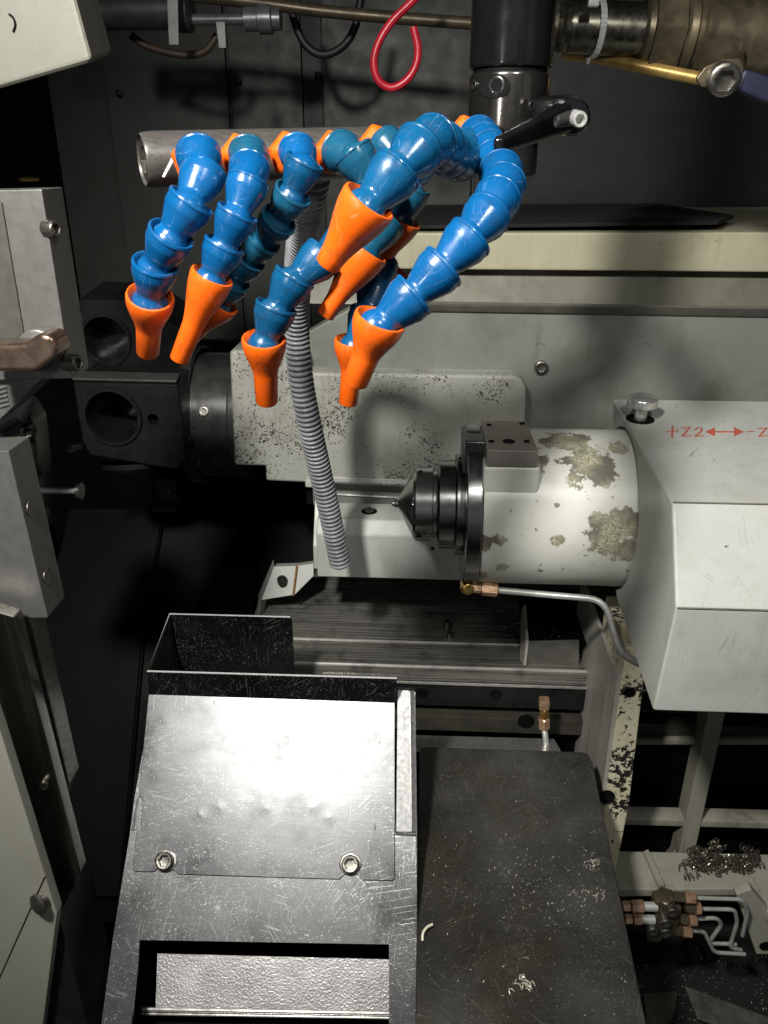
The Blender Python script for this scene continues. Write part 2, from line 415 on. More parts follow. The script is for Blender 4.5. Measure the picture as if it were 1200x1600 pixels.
# ================================================================== REAR LEDGE, WALLS
t = thing('ledge_cover', 'cream painted shelf with a black mat on top, at the back right', 'cover', at(900, 423, y=1.0))
zt, zb = at(900, 363, y=1.02).z, at(900, 423, y=1.02).z
x0, x1 = at(600, 390, y=1.02).x, 1.1
m = MB(); m.prism([V((x0, 1.02, zb)), V((x1, 1.02, zb-.002)), V((x1, 1.02, zt+.006)), V((x0, 1.02, zt-.001))], V((0, .42, .004)), bevel=.004); m.build('shelf_body', M['cream'], t)
m = MB(); a = at(1120, 362, y=1.026)
zz = zt+.0075
m.prism([V((x0+.01, 1.024, zz-.0055)), V((a.x, 1.026, zz+.001)), V((a.x+.05, 1.12, zz+.002)), V((a.x+.02, 1.40, zz+.002)), V((x0+.01, 1.40, zz-.002))], V((0, 0, .0045)), bevel=.001); m.build('rubber_mat', M['rubber'], t)
m = MB(); m.prism([V((x0-.1, 1.045, zb-.003)), V((x1, 1.045, zb-.003)), V((x1, 1.03, at(900, 486, y=1.03).z)), V((x0-.1, 1.03, at(700, 476, y=1.03).z))], V((0, .03, 0))); 
o = m.build('recessed_strip', M['olive'], t)

t = thing('rear_guard_wall', 'grey painted vertical guard behind the tailstock with one socket screw', 'guard wall', at(900, 700, y=1.0))
yy = .905
tl, tr_ = at(478, 520, y=yy), V((1.1, yy, at(1200, 489, y=yy).z-.002))
tm = at(560, 474, y=yy)
m = MB(); m.prism([tl, tm, tr_, V((1.1, yy, at(900, 800, y=yy).z)), V((tl.x, yy, at(900, 800, y=yy).z))], V((0, .025, 0)), bevel=.003); m.build('guard_sheet', M['wallgrey'], t)
m = MB(); m.prism([tm+V((0, -.004, .001)), tr_+V((0, -.004, .001)), tr_+V((0, -.004, -.007)), tm+V((0, -.004, -.007))], V((0, .0039, 0)), bevel=.001); m.build('top_lip', M['strip'], t)
bolt(t, at(845, 573, y=yy), -Y_, .0075, .006)
m = MB()
for cx, cy in ((843, 544), (1009, 543)):
    pts = [at(cx+9*math.cos(a), cy-7*math.sin(a), y=yy) for a in [R_(20+k*16) for k in range(9)]]
    m.tube(pts, .0003, 6)
m.build('ring_mark', M['strip'], t)

# ================================================================== SPECKLED CASTING (tool slide)
t = thing('tool_slide', 'grey speckled cast slide with black bare patches behind the ribbed conduit', 'machine slide', at(600, 752, y=.9))
yy = .88
P = [at(x, y, y=yy) for x, y in ((358, 548), (478, 545), (484, 582), (803, 587), (817, 593), (823, 606), (817, 770), (415, 752), (415, 729), (366, 728))]
m = MB(); m.prism(P, V((0, .12, 0)), bevel=.004, seg=3); m.build('slide_body', M['cast'], t, ang=40)
m = MB(); a, b = at(478, 762, y=.91), at(690, 768, y=.91)
m.prism([a, b, b+V((0, 0, -.022)), a+V((0, 0, -.022))], V((0, .06, 0)), bevel=.001); m.build('gap_shade_rail', M['hole'], t)  # near-black colour stands in for the shade in this gap
m = MB(); m.prism([at(498, 745, y=.8785), at(690, 752, y=.8785), at(690, 759, y=.8785), at(498, 752, y=.8785)], V((0, .006, -.0005)), bevel=.0008); m.build('bottom_lip', M['edge'], t)  # added pale strip in place of light on the lower chamfer
m = MB(); m.tube([at(520, 772, y=.905), at(632, 778, y=.905)], .0018, 8); m.build('rail_rod', M['chrome'], t)
m = MB(); a = at(484, 748, y=.872); m.box(a+V((.002, 0, -.004)), (.014, .012, .010), bevel=.002); m.build('scraper', M['cover'], t)

# lower casting under it
t = thing('slide_base', 'smooth grey painted base block below the speckled casting with a countersunk hole', 'machine base', at(600, 905, y=.88))
YB = .825
zt = at(560, 812, y=YB+.012).z
xa, xb = at(495, 870, y=YB).x, at(800, 870, y=YB).x
zc, zb = at(560, 836, y=YB).z, at(560, 903, y=YB).z
yb = at(560, 786, z=zt).y
def prof(x): return [V((x, YB, zb)), V((x, YB, zc)), V((x, YB+.012, zt)), V((x, yb, zt)), V((x, yb, zb))]
m = MB(); m.prism(prof(xa), X*(xb-xa), bevel=.0012, seg=1); m.build('base_block', M['cover'], t, ang=20)
m = MB(); m.tube([at(728, 842, y=YB), at(731, 842, y=YB)], .0001, 4); m.bm.clear(); m.lathe([(0, .0022), (.0006, .002), (.0003, .0015), (.0003, 0)], at(676, 857, y=YB), -Y_, 14); m.build('pin_hole', M['hole'], t)
p = at(577, 799, z=zt)
m = MB(); m.lathe([(0, .0095), (.0008, .009), (.0004, .0082), (.0004, 0)], p, Z, 28); m.build('countersunk_hole', M['hole'], t); bolt(t, p+Z*.0005, V((0, -.3, 1)), .0052, .002, M['bolt'])
m = MB(); m.prism([V((xa-.001, YB+.02, zb+.03)), V((xa-.001, YB+.05, zt+.008)), V((xa-.001, YB+.07, zt+.008)), V((xa-.001, YB+.07, zb)), V((xa-.001, YB+.02, zb))], X*-.006, bevel=.001); m.build('end_plate', M['cover'], t)

# ================================================================== BED WAYS
t = thing('machine_bed', 'oily ground steel bed ways running left to right under the tailstock', 'machine bed', at(700, 1170, y=.75))
pr = [(890, 1.00), (930, .935), (1000, .845), (1003, .838), (1007, .835), (1041, .79), (1046, .785), (1052, .784)]
pv = [at(640, py, y=yy) for py, yy in pr]
xl, xr = at(402, 965, y=.9).x, .95
m = MB(); m.prism([V((xl, p.y, p.z)) for p in pv]+[V((xl, .784, pv[-1].z-.012)), V((xl, 1.0, pv[-1].z-.012))], X*(xr-xl)); m.build('way_surface', M['ways'], t, ang=20)
zz = pv[-1].z-.0125
m = MB(); m.tube([V((xl, pv[3].y, pv[3].z)), V((xr, pv[3].y, pv[3].z))], .0016, 8); m.build('way_ridge', M['ways2'], t)
m = MB(); m.tube([V((xl+.06, pv[5].y, pv[5].z-.0004)), V((xr, pv[5].y, pv[5].z-.0004))], .0022, 10); m.build('way_edge', M['ways2'], t)
m = MB(); m.prism([V((xl+.05, .80, zz)), V((xr, .80, zz)), V((xr, .80, FLZ)), V((xl+.05, .80, FLZ))], V((0, .2, 0))); m.build('bed_body', M['darkpaint'], t)
a = at(640, 1064, y=.782); b = at(640, 1142, y=.775)
m = MB(); m.box(V(((xl+.1+xr)/2, .79, (a.z+at(640, 1102, y=.78).z)/2)), (xr-xl-.1, .02, a.z-at(640, 1102, y=.78).z), bevel=.002); rail = m.build('front_rail', M['black'], t)
m = MB(); z1, z2 = at(640, 1119, y=.775).z, at(640, 1141, y=.775).z
m.box(V(((xl+.1+xr)/2, .786, (z1+z2)/2)), (xr-xl-.1, .02, z1-z2), bevel=.001); m.build('lower_strip', M['strip'], t)
m = MB(); z3, z4 = at(640, 1064, y=.78).z, 0
m.box(V(((xl+.1+xr)/2, .7775, a.z+.001)), (xr-xl-.1, .003, .003), bevel=.0008); m.build('edge_strip', M['chrome'], t)
for (px, py) in ((660, 1083), (775, 1085)):
    disc_hole(t, at(px, py, y=.7798), -Y_, .0065)
disc_hole(t, at(822, 1127, y=.7758), -Y_, .009)
for (px, py, yy) in ((699, 975, .868), (703, 992, .855)):
    p = at(px, py, y=yy); bolt(t, V((p.x, p.y, p.z-.004)), V((0, -.2, 1)), .0045, .010)
# small lamp-lit plate at the left end of the ways
t = thing('way_end_bracket', 'small white painted bracket with a black screw at the left end of the ways', 'bracket', at(430, 930, y=.88))
yy = .88
m = MB(); m.prism([at(428, 885, y=.90), at(464, 884, y=.90), at(457, 930, y=.88), at(408, 938, y=.88)], V((0, .02, -.006)), bevel=.001); m.build('bracket_plate', M['cover'], t)
m = MB(); m.prism([at(428, 885, y=.90), at(408, 938, y=.88), at(402, 1000, y=.88), at(404, 940, y=.895)], V((-.004, .02, 0))); m.build('side_flange', M['cover'], t)
m = MB(); m.prism([at(463, 884, y=.899), at(490, 880, y=.90), at(490, 900, y=.89), at(459, 931, y=.879)], V((0, .02, -.006)), bevel=.001); m.build('wedge_plate', M['cover'], t)
m = MB(); m.tube([at(464, 884, y=.897), at(458, 931, y=.877)], .0014, 6); m.build('rust_seam', plain('rust', (.22, .10, .02), .7, 0, .4, 300), t)
bolt(t, at(441, 909, y=.885), V((0, -.5, 1)), .006, .007, M['blackdull'])

# ================================================================== TAILSTOCK
YA = .74
AX = at(790, 790, y=YA); AX = V((0, YA, AX.z))
RB = .0775
def hitcyl(px, py, R, ax=AX, dirn='x'):
    d = ray(px, py)
    i, j = (1, 2) if dirn == 'x' else (0, 1)
    o = V((CAM[i]-ax[i], CAM[j]-ax[j])); v = V((d[i], d[j]))
    A, B, C = v.dot(v), 2*o.dot(v), o.dot(o)-R*R
    D = B*B-4*A*C
    t = (-B-math.sqrt(max(D, 0)))/(2*A); return CAM+d*t
def xat(px, py=790, r=RB*.9): return hitcyl(px, py, r).x
T = thing('tailstock', 'grey painted tailstock with pointed live centre and octagonal cover marked in red', 'tailstock', V((.3, YA, at(940, 1300, y=.66).z)))
xf0, xf1, xe = xat(729), xat(757), xat(1004)
def L(prof, name, mat, par=T, n=64, ang=35):
    m = MB(); m.lathe([(x, r) for x, r in prof], V((0, AX.y, AX.z)), X, n); return m.build(name, mat, par, ang=ang)
# barrel material with bare patches where the paint has gone
def barrel_mat():
    n = NT('barrel_paint_worn')
    base = n.mix(n.ramp(n.noise(9, 5), .3, .7), (.52, .525, .475), (.60, .605, .55))
    base = n.mix(n.math('MULTIPLY', n.ramp(n.noise(26, 7, .7), .52, .75), .35), base, (.24, .22, .14))
    def loc(px, py): 
        p = hitcyl(px, py, RB)-ORG[T.name]; return tuple(p)
    m = None
    for (px, py, r0, r1) in ((893, 690, .0, .036), (918, 722, .0, .044), (965, 700, .0, .016), (935, 738, .0, .030), (862, 690, 0, .018), (845, 722, 0, .016), (950, 838, .0, .032), (982, 818, .0, .030), (975, 860, 0, .026), (938, 815, 0, .016), (785, 886, 0, .010), (755, 900, 0, .014), (757, 850, 0, .016), (870, 845, 0, .012), (780, 845, 0, .012), (870, 790, 0, .006)):
        k = n.near(loc(px, py), r0, r1)
        m = k if m is None else n.math('MAXIMUM', m, k)
    w = n.noise(75, 7, .68)
    w2 = n.math('ADD', w, n.math('MULTIPLY', n.math('SUBTRACT', m, .31), .62))
    chip = n.ramp(w2, .60, .615)
    small = n.ramp(n.noise(120, 4, .6), .655, .665)
    small = n.math('MULTIPLY', small, n.ramp(n.noise(25, 2), .42, .5))
    chip = n.math('MAXIMUM', chip, small)
    sp = n.noise(520, 3, .6)
    big = n.noise(34, 3)
    bare = n.mix(n.ramp(sp, .42, .58), (.20, .19, .13), (.46, .45, .33))
    bare = n.mix(n.ramp(n.math('ADD', big, n.math('MULTIPLY', sp, .3)), .60, .75), bare, (.14, .13, .105))
    edge = n.math('SUBTRACT', n.ramp(w2, .585, .60), chip)
    c = n.mix(n.math('MULTIPLY', n.math('MAXIMUM', edge, 0), .25), base, (.2, .18, .12))
    c = n.mix(chip, c, bare)
    h = n.math('ADD', n.math('MULTIPLY', n.noise(90, 4), .35), n.math('SUBTRACT', n.math('MULTIPLY', n.math('MULTIPLY', sp, chip), .5), chip))
    n.bump(h, .30, .0012)
    return n.set(c, n.mix(chip, (.33, .33, .33), (.5, .5, .5)), 0, .45)
M['barrel'] = barrel_mat()
L([(xf1-.001, 0), (xf1-.001, RB-.001), (xf1+.001, RB), (xe-.02, RB), (xe+.06, RB+.002), (xe+.06, 0)], 'barrel', M['barrel'], n=96)
# flange: disc with a squared-off top
L([(xf0, .02), (xf0, RB+.001), (xf0+.001, RB+.003), (xf1-.003, RB+.003), (xf1-.002, RB+.002), (xf1-.002, .02)], 'flange', M['blacksteel'], n=96)
fl = MB(); fx = xf0-.004
fl.prism([V((fx, AX.y-.045, AX.z+.05)), V((fx, AX.y+.012, AX.z+.05)), V((fx, AX.y+.012, AX.z+.0795)), V((fx, AX.y-.036, AX.z+.0795))], X*.026, bevel=.002); fl.build('flange_top', M['black'], T)
x1, x2, x3, x4, xt = xat(713, r=.047), xat(684, r=.043), xat(647, r=.036), xat(643, r=.036), xat(612, r=.003)
r1, r2, r3 = .0505, .0435, .0375
L([(xf0+.001, .02), (xf0-.0005, r1), (x1+.001, r1), (x1, r1-.001), (x1, .02)], 'ring', M['blacksteel'])
L([(x1+.001, .02), (x1-.0005, r2+.001), (x2+.002, r2+.001), (x2, r2-.001), (x2, .02)], 'sleeve', M['blacksteel'])
L([(x2+.001, .02), (x2-.0004, r3-.003), (x2-.004, r3-.003), (x2-.005, r3), (x3+.0015, r3), (x3, r3-.0015), (x3-.001, r3-.0025)], 'live_centre', M['darksteel'])
L([(x3+.004, r3-.003), (x3-.0012, r3-.004), (xt+.006, .0048), (xt+.003, .0040), (xt+.0025, .0032), (xt+.0005, .0028), (xt, .0018), (xt, 0)], 'centre_point', M['darksteel'], n=48)
m = MB(); q = hitcyl(665, 735, r3); 
for (px, py, rr, R) in ((657, 737, .0022, r3), (655, 838, .0022, r3), (720, 716, .0022, r1)):
    q = hitcyl(px, py, R); nn = V((0, q.y-AX.y, q.z-AX.z)).normalized(); m = MB(); m.lathe([(-.001, rr), (.0006, rr), (.0006, rr*.7), (.0002, 0)], q, nn, 16); m.build('pin_hole', M['hole'], T)
# brown mounting block on the barrel
yfr = AX.y-.067
A = [at(761, 703, y=yfr), at(842, 701, y=yfr)]
zt = A[0].z
yb = at(790, 657, z=zt).y
m = MB(); m.prism([V((A[0].x, A[0].y, zt)), V((A[1].x, A[0].y, zt)), V((A[1].x-.001, yb, zt)), V((A[0].x, yb, zt))], Z*-.0155, bevel=.0012)
blk = m.build('mounting_block', M['browniron'], T)
pad = MB(); pad.prism([V((A[0].x-.002, A[0].y+.0015, zt-.0157)), V((A[1].x+.004, A[0].y+.0015, zt-.0157)), V((A[1].x+.004, yb, zt-.0157)), V((A[0].x-.002, yb, zt-.0157))], Z*-.035, bevel=.004, seg=3); pad.build('block_pad', M['barrel'], T)
for (px, py, r) in ((795, 690, .0050), (768, 690, .0024), (823, 690, .0026), (764, 664, .0022), (816, 662, .0026)):
    disc_hole(blk, at(px, py, z=zt), Z, r*1.0, 'screw_hole')
# octagonal cover, measured on the plane of its open end
XC = xe-.006
Pc = [at(px, py, x=XC) for px, py in ((958, 623), (1050, 785), (1056, 950), (1020, 1111), (964, 938))]
back = [V((XC, .80, Pc[4].z+.04)), V((XC, .835, Pc[0].z-.09)), V((XC, .80, Pc[0].z-.028))]
Pc[4] = V((XC, min(Pc[4].y, .80), Pc[4].z))
poly = Pc+back
m = MB(); m.prism(poly, X*.42, bevel=.0025, seg=3)
bore = MB(); bore.lathe([(-.01, 0), (-.01, RB+.0035), (.05, RB+.0035), (.05, 0)], V((XC, AX.y, AX.z)), X, 96); m.cut(bore)
CV = m.build('cover', M['cover'], T, ang=25)
n_top = (Pc[1]-Pc[0]).cross(X).normalized(); n_top = n_top if n_top.z > 0 else -n_top
PT = (Pc[0], n_top)
def tp(px, py): return at(px, py, pl=PT)
m = MB(); h = .0003
for st in ([(1042, 675), (1060, 674)], [(1051, 666), (1050, 684)], [(1065, 669), (1078, 668), (1066, 682), (1080, 681)],
           [(1086, 672), (1090, 668), (1096, 669), (1096, 674), (1086, 682), (1099, 681)], [(1167, 675), (1178, 674)], [(1184, 670), (1198, 669), (1186, 682), (1202, 681)]):
    m.stroke([tp(*q) for q in st], .0016, n_top, h)
m.stroke([tp(1110, 675), tp(1154, 675)], .0030, n_top, h)
m.prism([tp(1102, 675), tp(1117, 668), tp(1117, 682)], n_top*h*1.3); m.prism([tp(1162, 675), tp(1147, 668), tp(1147, 682)], n_top*h*1.3)
m.build('red_marking', M['marker'], CV)
# seams along the folded edges
m = MB()
for i in (1, 2): m.tube([Pc[i]+V((.001, -.0002, .0002)), Pc[i]+V((.41, -.0002, .0002))], .0007, 6)
m.build('edge_seam', plain('seam_dirt', (.12, .11, .08), .6), CV)
# pull knob
kp = tp(1000, 655); dz = V((0, -.05, 1)).normalized(); kr = pm(kp, 23)
m = MB(); m.lathe([(-.001, kr*.95), (.0006, kr*.95), (.0006, kr*.6), (.0002, kr*.6), (.0002, 0)], kp, n_top, 28); m.build('knob_hole', M['hole'], CV)
m = MB(); hh = pm(kp, 34)
m.lathe([(0, kr*.42), (hh*.5, kr*.42), (hh*.55, kr*.6), (hh*.62, kr*.95), (hh*.66, kr), (hh*.98, kr), (hh*1.05, kr*.93), (hh*1.12, kr*.7), (hh*1.1, 0)], kp, dz, 40); m.build('pull_knob', M['chrome'], CV)
# pedestal under the barrel
YL = .665
XL = at(965, 1050, y=YL).x
Lp = [at(px, py, x=XL) for px, py in ((908, 905), (990, 930), (965, 1050), (925, 1205), (900, 1400), (862, 1185))]
Lp[1] = V((XL, YL+.012, Lp[0].z)); Lp[2] = V((XL, YL, Lp[2].z))
Lp[3] = V((XL, YL-.004, Lp[3].z)); Lp[4] = V((XL, YL-.006, Lp[3].z-.16)); Lp[5] = V((XL, Lp[5].y, Lp[3].z-.16))
Lp[0] = V((XL, Lp[0].y, Lp[0].z)); 
m = MB(); m.prism([p+X*.0005 for p in (Lp[0], Lp[1], Lp[2], Lp[3], Lp[4], Lp[5])], X*.004); m.build('pedestal_side', M['leggrey'], T)
m = MB(); q0, q1, q2 = Lp[1], Lp[2], Lp[4]
w0 = at(1005, 1060, y=YL).x-XL; w1 = at(957, 1310, y=YL).x-at(922, 1310, y=YL).x
m.prism([q1+V((.0045, -.002, .03)), q1+V((w0, -.002, .03)), q1+V((w0+.001, -.002, -.02)), Lp[3]+V((w1*1.25, -.002, 0)), q2+V((w1*1.05, -.002, 0)), q2+V((.0045, -.002, 0)), Lp[3]+V((.0045, -.002, 0))], V((0, .10, 0)), bevel=.002); m.build('pedestal_front', M['legpaint'], T)
m = MB(); q = at(948, 1245, y=YL-.0085); m.lathe([(0, .0085), (.0006, .008), (.0003, .0075), (.0003, 0)], q, V((0, -1, .1)), 24); m.build('slot_hole', M['hole'], T)
m = MB(); q = at(984, 1082, y=YL-.0035); m.lathe([(0, .006), (.0006, .0056), (.0003, .005), (.0003, 0)], q, V((0, -1, 0)), 24); m.build('slot_hole', M['hole'], T)

# oil line under the barrel
t = thing('oil_line', 'thin steel oil line with brass elbow bent below the white barrel', 'pipe', at(735, 918, y=.68))
e0 = at(730, 918, y=.69)
m = MB(); hexfit(m, at(730, 908, y=.705), at(730, 922, y=.69), .0065, 8); m.lathe([(-.007, .0045), (-.0065, .0055), (.0065, .0055), (.007, .0045), (.007, 0)], e0, V((.2, -1, .2)), 20); m.build('elbow', M['brass'], t)
m = MB(); hexfit(m, at(736, 918, y=.69), at(752, 920, y=.69), .0042); hexfit(m, at(752, 920, y=.69), at(778, 922, y=.69), .0058); m.build('nut', M['copper'], t)
m = MB(); m.tube(fillet([at(776, 922, y=.69), at(840, 928, y=.69), at(945, 937, y=.675), at(966, 1015, y=.655), at(994, 1034, y=.66)], .016), .0032, 12); m.build('steel_tube', M['pipe'], t)

# grease fitting on the front rail
t = thing('grease_fitting', 'upright copper and brass line fitting on the black front rail', 'fitting', at(850, 1170, y=.73))
m = MB(); m.box(at(850, 1099, y=.735), (.0115, .012, .012), bevel=.0015); m.build('elbow_block', M['copper'], t)
m = MB(); hexfit(m, at(850, 1106, y=.734), at(850, 1121, y=.734), .0048); m.build('nipple', M['brass'], t)
m = MB(); hexfit(m, at(850, 1121, y=.734), at(850, 1137, y=.734), .006); m.build('nut', M['copper'], t)
m = MB(); m.tube(cr([at(850, 1136, y=.734), at(852, 1150, y=.73), at(855, 1178, y=.72)], 6), .0034, 10); m.build('tube', M['pipe'], t)

# ================================================================== STEEL CHUTE (slanted front cover)
nT = V((0, -math.sin(R_(SLOPE)), math.cos(R_(SLOPE))))
p0 = at(425, 1092, y=.615); PL = (p0, nT)
def tq(px, py, h=0.0): return at(px, py, pl=(p0+nT*h, nT))
t = thing('parts_chute', 'scratched bare steel chute with a raised lip, two socket screws and a window', 'chute', at(430, 1600, y=.5))
o_ = V(ORG[t.name])
M['tray'] = sheet('scratched_steel_sheet', (.118, .118, .122), .34, SLOPE, (8, 47, 88, 135, 160), .70, .5, (.75, .75, .75), big=-.22,
                  dents=[(tuple(tq(x, y, .002)-o_), .010) for x, y in ((313, 1273), (343, 1262), (417, 1263), (488, 1262), (514, 1278))])
# cover plate
TH = .002
out = [(233, 1085), (617, 1098), (617, 1372), (613, 1376), (567, 1375), (563, 1370)]
out += [(548+17*math.cos(R_(a)), 1350+17*math.sin(R_(a))) for a in (60, 30, 0, -40, -90, -140, 180, 150, 120)]
out += [(534, 1370), (530, 1374), (278, 1366), (274, 1361)]
out += [(260+17*math.cos(R_(a)), 1345+17*math.sin(R_(a))) for a in (60, 30, 0, -40, -90, -140, 180, 150, 120)]
out += [(246, 1357), (242, 1362), (211, 1362), (208, 1358), (214, 1300), (221, 1298), (223, 1246), (217, 1245)]
m = MB(); m.prism([tq(x, y, .0008) for x, y in out], nT*.0017, bevel=.0004, seg=1); m.build('cover_plate', M['tray'], t, ang=20)
# little dents
m = MB()
# lip above the plate, left wall and rear wall of the open pocket
a, b = tq(233, 1085, .0025), tq(617, 1098, .0025)
u1, u2 = at(230, 1050, y=a.y-.003), at(620, 1061, y=b.y-.003)
m = MB(); m.prism([a, b, u2, u1], V((0, .0022, .0006)), bevel=.0005); m.build('front_lip', M['tray'], t)
zl = u1.z
ul = at(263, 960, z=zl); ur = at(456, 965, z=zl)
m = MB(); m.prism([u1+V((0, .0024, 0)), ul, ul+Z*-.075, a+V((0, .003, -.03))], X*.0022, bevel=.0005); m.build('side_wall', M['tray'], t)
m = MB()
m.prism([ul+V((.0023, 0, 0)), ur+V((-.003, 0, 0)), ur+V((0, 0, -.003)), ur+V((0, 0, -.09)), ul+V((.0023, 0, -.09))], V((0, .0022, 0)), bevel=.0005); m.build('rear_wall', M['tray'], t)
m = MB(); m.tube([u2+V((0, .0012, 0)), u1+V((0, .0012, 0)), ul+V((.001, .001, 0)), ur+V((-.002, .001, 0))], .0010, 8); m.build('rolled_edge', M['edge'], t)  # worn rim, its glints painted in as a pale colour
m = MB(); m.prism([ul+V((0, 0, -.075)), ur+V((0, 0, -.075)), V((ur.x, a.y+.004, a.z-.03)), V((a.x, a.y+.004, a.z-.03))], V((0, 0, -.002))); m.build('pocket_floor', M['darkpaint'], t)
# frame with the window, four strips laid edge to edge
def strip(q, h=-.0024, th=.0028): return m.prism([tq(x, y, h) for x, y in q], nT*th)
m = MB()
strip([(236, 1110), (616, 1120), (618, 1301), (650, 1302), (651, 1375), (651, 1476.5), (608, 1475), (220, 1468), (178, 1466.5), (205, 1300), (212, 1245)])
strip([(178, 1466.5), (220, 1468), (203, 1640), (155, 1640)]); strip([(608, 1475), (651, 1476.5), (653, 1640), (608, 1640)])
m.build('window_frame', M['frame'], t, ang=20)
m = MB(); e = [(212, 1245), (205, 1300), (155, 1640)]
m.prism([tq(212, 1245, -.0026), tq(155, 1640, -.0026), tq(155, 1640, -.06), tq(212, 1245, -.06)], X*.002); m.build('side_skirt', M['frame'], t)
m = MB(); m.prism([tq(214, 1246, .001), tq(221, 1246, .001), tq(213, 1298, .001), tq(205, 1298, .001)], nT*-.006, bevel=.0005); m.build('side_tab', M['tray'], t)
m = MB(); m.prism([tq(651.5, 1300, -.0026), tq(653.5, 1640, -.0026), tq(653.5, 1640, -.07), tq(651.5, 1300, -.07)], X*-.002); m.build('side_skirt', M['frame'], t)
# bright channel on the right edge
m = MB()
m.prism([tq(621, 1078, -.005), tq(640, 1079, -.005), tq(645, 1300, -.005), tq(619, 1300, -.005)], nT*.002, bevel=.0005)
m.prism([tq(640, 1079, -.0045), tq(648, 1080, -.001), tq(651, 1300, -.001), tq(643, 1300, -.0045)], nT*.004, bevel=.001)
m.prism([tq(618, 1299, -.005), tq(650, 1301, -.005), tq(650, 1306, -.001), tq(618, 1304, -.001)], nT*.004, bevel=.0005)
m.build('edge_channel', plain('worn_channel', (.22, .22, .22), .4, .6, .35, 300, .3), t)
m = MB(); m.prism([tq(639.5, 1082, -.0025), tq(642, 1082, -.0025), tq(645.5, 1296, -.0025), tq(642.5, 1296, -.0025)], nT*.0022); m.build('reflection_line', M['bolt'], t)  # dark line of a reflection in the channel, added as a strip
m = MB(); m.prism([tq(649, 1082, -.014), tq(652, 1300, -.014), tq(652, 1300, -.06), tq(649, 1082, -.06)], X*-.002); m.prism([tq(621, 1076, -.006), tq(649, 1077, -.006), tq(649, 1077, -.04), tq(621, 1076, -.04)], V((0, .002, 0))); m.build('channel_side', M['frame'], t)
for px, py in ((260, 1345), (548, 1350)):
    q = tq(px, py, .0006); r = pm(q, 17); m = MB()
    m.lathe([(0, r), (.0012, r), (.0016, r*.93), (.0016, r*.7)], q, nT, 36); wsh = m.build('washer', M['bolt'], t)
    bolt(t, q+nT*.0016, nT, r*.78, r*.75)
# inside of the window
iz = -.040
def strip2(q, h, off, bev=0):
    m.prism([tq(x, y, h) for x, y in q], off, bevel=bev)
m = MB(); strip2([(246, 1490), (640, 1500), (640, 1584), (243, 1576)], -.045, nT*-.002); m.build('inner_sheet', M['trayin'], t)  # left end cut short, the dark gap stands in for shadow
m = MB(); m.tube([tq(222, 1577, -.043), tq(640, 1584, -.043)], .0018, 8); m.tube([tq(222, 1584, -.047), tq(640, 1591, -.047)], .0012, 8); m.build('inner_rim', M['chrome'], t)
m = MB(); strip2([(150, 1440), (690, 1450), (690, 1720), (150, 1720)], -.075, nT*-.002); m.build('inner_back', M['darkpaint'], t)
m = MB(); m.prism([tq(208, 1455, -.004), tq(208, 1700, -.004), tq(208, 1700, -.073), tq(208, 1455, -.073)], X*-.002)
m.prism([tq(208, 1455, -.004), tq(650, 1463, -.004), tq(650, 1463, -.073), tq(208, 1455, -.073)], nT.cross(X)*.002); m.build('inner_wall', M['darkpaint'], t)

# ================================================================== DARK PLATE
nP = V((0, -math.sin(R_(12)), math.cos(R_(12)))); pp = at(790, 1172, y=.665)
def pq(px, py, h=0): return at(px, py, pl=(pp+nP*h, nP))
t = thing('chip_plate', 'scuffed black sloping steel plate strewn with chips right of the chute', 'cover plate', at(820, 1640, y=.45))
m = MB(); m.prism([pq(x, y) for x, y in ((655, 1172), (662, 1166), (908, 1174), (920, 1178), (926, 1190), (1023, 1660), (648, 1660))], nP*-.006, bevel=.0018, seg=3); m.build('plate_top', M['plate'], t, ang=25)
m = MB(); m.prism([pq(655, 1175, -.006), pq(922, 1188, -.006), pq(1018, 1655, -.006), pq(650, 1655, -.006)], Z*-.03); m.build('plate_skirt', M['darkpaint'], t)
t = thing('wiper_strip', 'narrow shiny chromed strip behind the far edge of the black plate', 'strip', at(760, 1170, y=.7))
a, b, c, d = at(640, 1148, y=.745), at(866, 1154, y=.745), at(905, 1180, y=.69), at(640, 1172, y=.69)
m = MB(); m.prism([a, b, V((b.x, c.y, c.z)), V((a.x, d.y, c.z))], Z*-.004, bevel=.001); m.build('strip', M['chrome'], t)
# swarf
def curl(m, p, n, r, turns, w, adv, rnd):
    u, v = perp(n); pts = []
    N = int(8*turns)+2
    ax = (u*math.cos(rnd)+v*math.sin(rnd)); bx = n.cross(ax)
    for i in range(N):
        a = 2*PI*turns*i/N
        pts.append(p+ax*(adv*i/N)+bx*(r*math.cos(a))+n*(r*math.sin(a)+r))
    m.tube(pts, w, 4)
rg = random.Random(3)
m = MB()
def flake(m, p, n, L, w):
    a = rg.uniform(0, PI); u, v = perp(n); d = u*math.cos(a)+v*math.sin(a); s = n.cross(d)
    q = [p-d*L-s*w, p+d*L-s*w*.4, p+d*L+s*w*.4+n*L*rg.uniform(0, .8), p-d*L*.6+s*w+n*L*rg.uniform(0, .6)]
    m.prism(q, n*.0002)
for i in range(900):
    if rg.random() < .62:
        x = rg.gauss(850, 75); y = rg.gauss(1385, 45)+(x-850)*.12
    else:
        x = rg.uniform(660, 1000); y = rg.uniform(1180, 1590)
    if not (662 < x < 905+(y-1178)*.21 and 1185 < y < 1640): continue
    p = pq(x, y, .0002); L = min(.0011, abs(rg.gauss(0, 1))**2*.0004+.0002)
    flake(m, p, nP, L, L*rg.uniform(.15, .5))
for i in range(150):
    x, y = (rg.gauss(955, 24), rg.gauss(1396, 5)) if i % 3 else (rg.gauss(925, 5), rg.gauss(1350, 6))
    if x < 905+(y-1178)*.21-4: flake(m, pq(x, y, .0003), nP, rg.uniform(.0006, .0016), .0004)
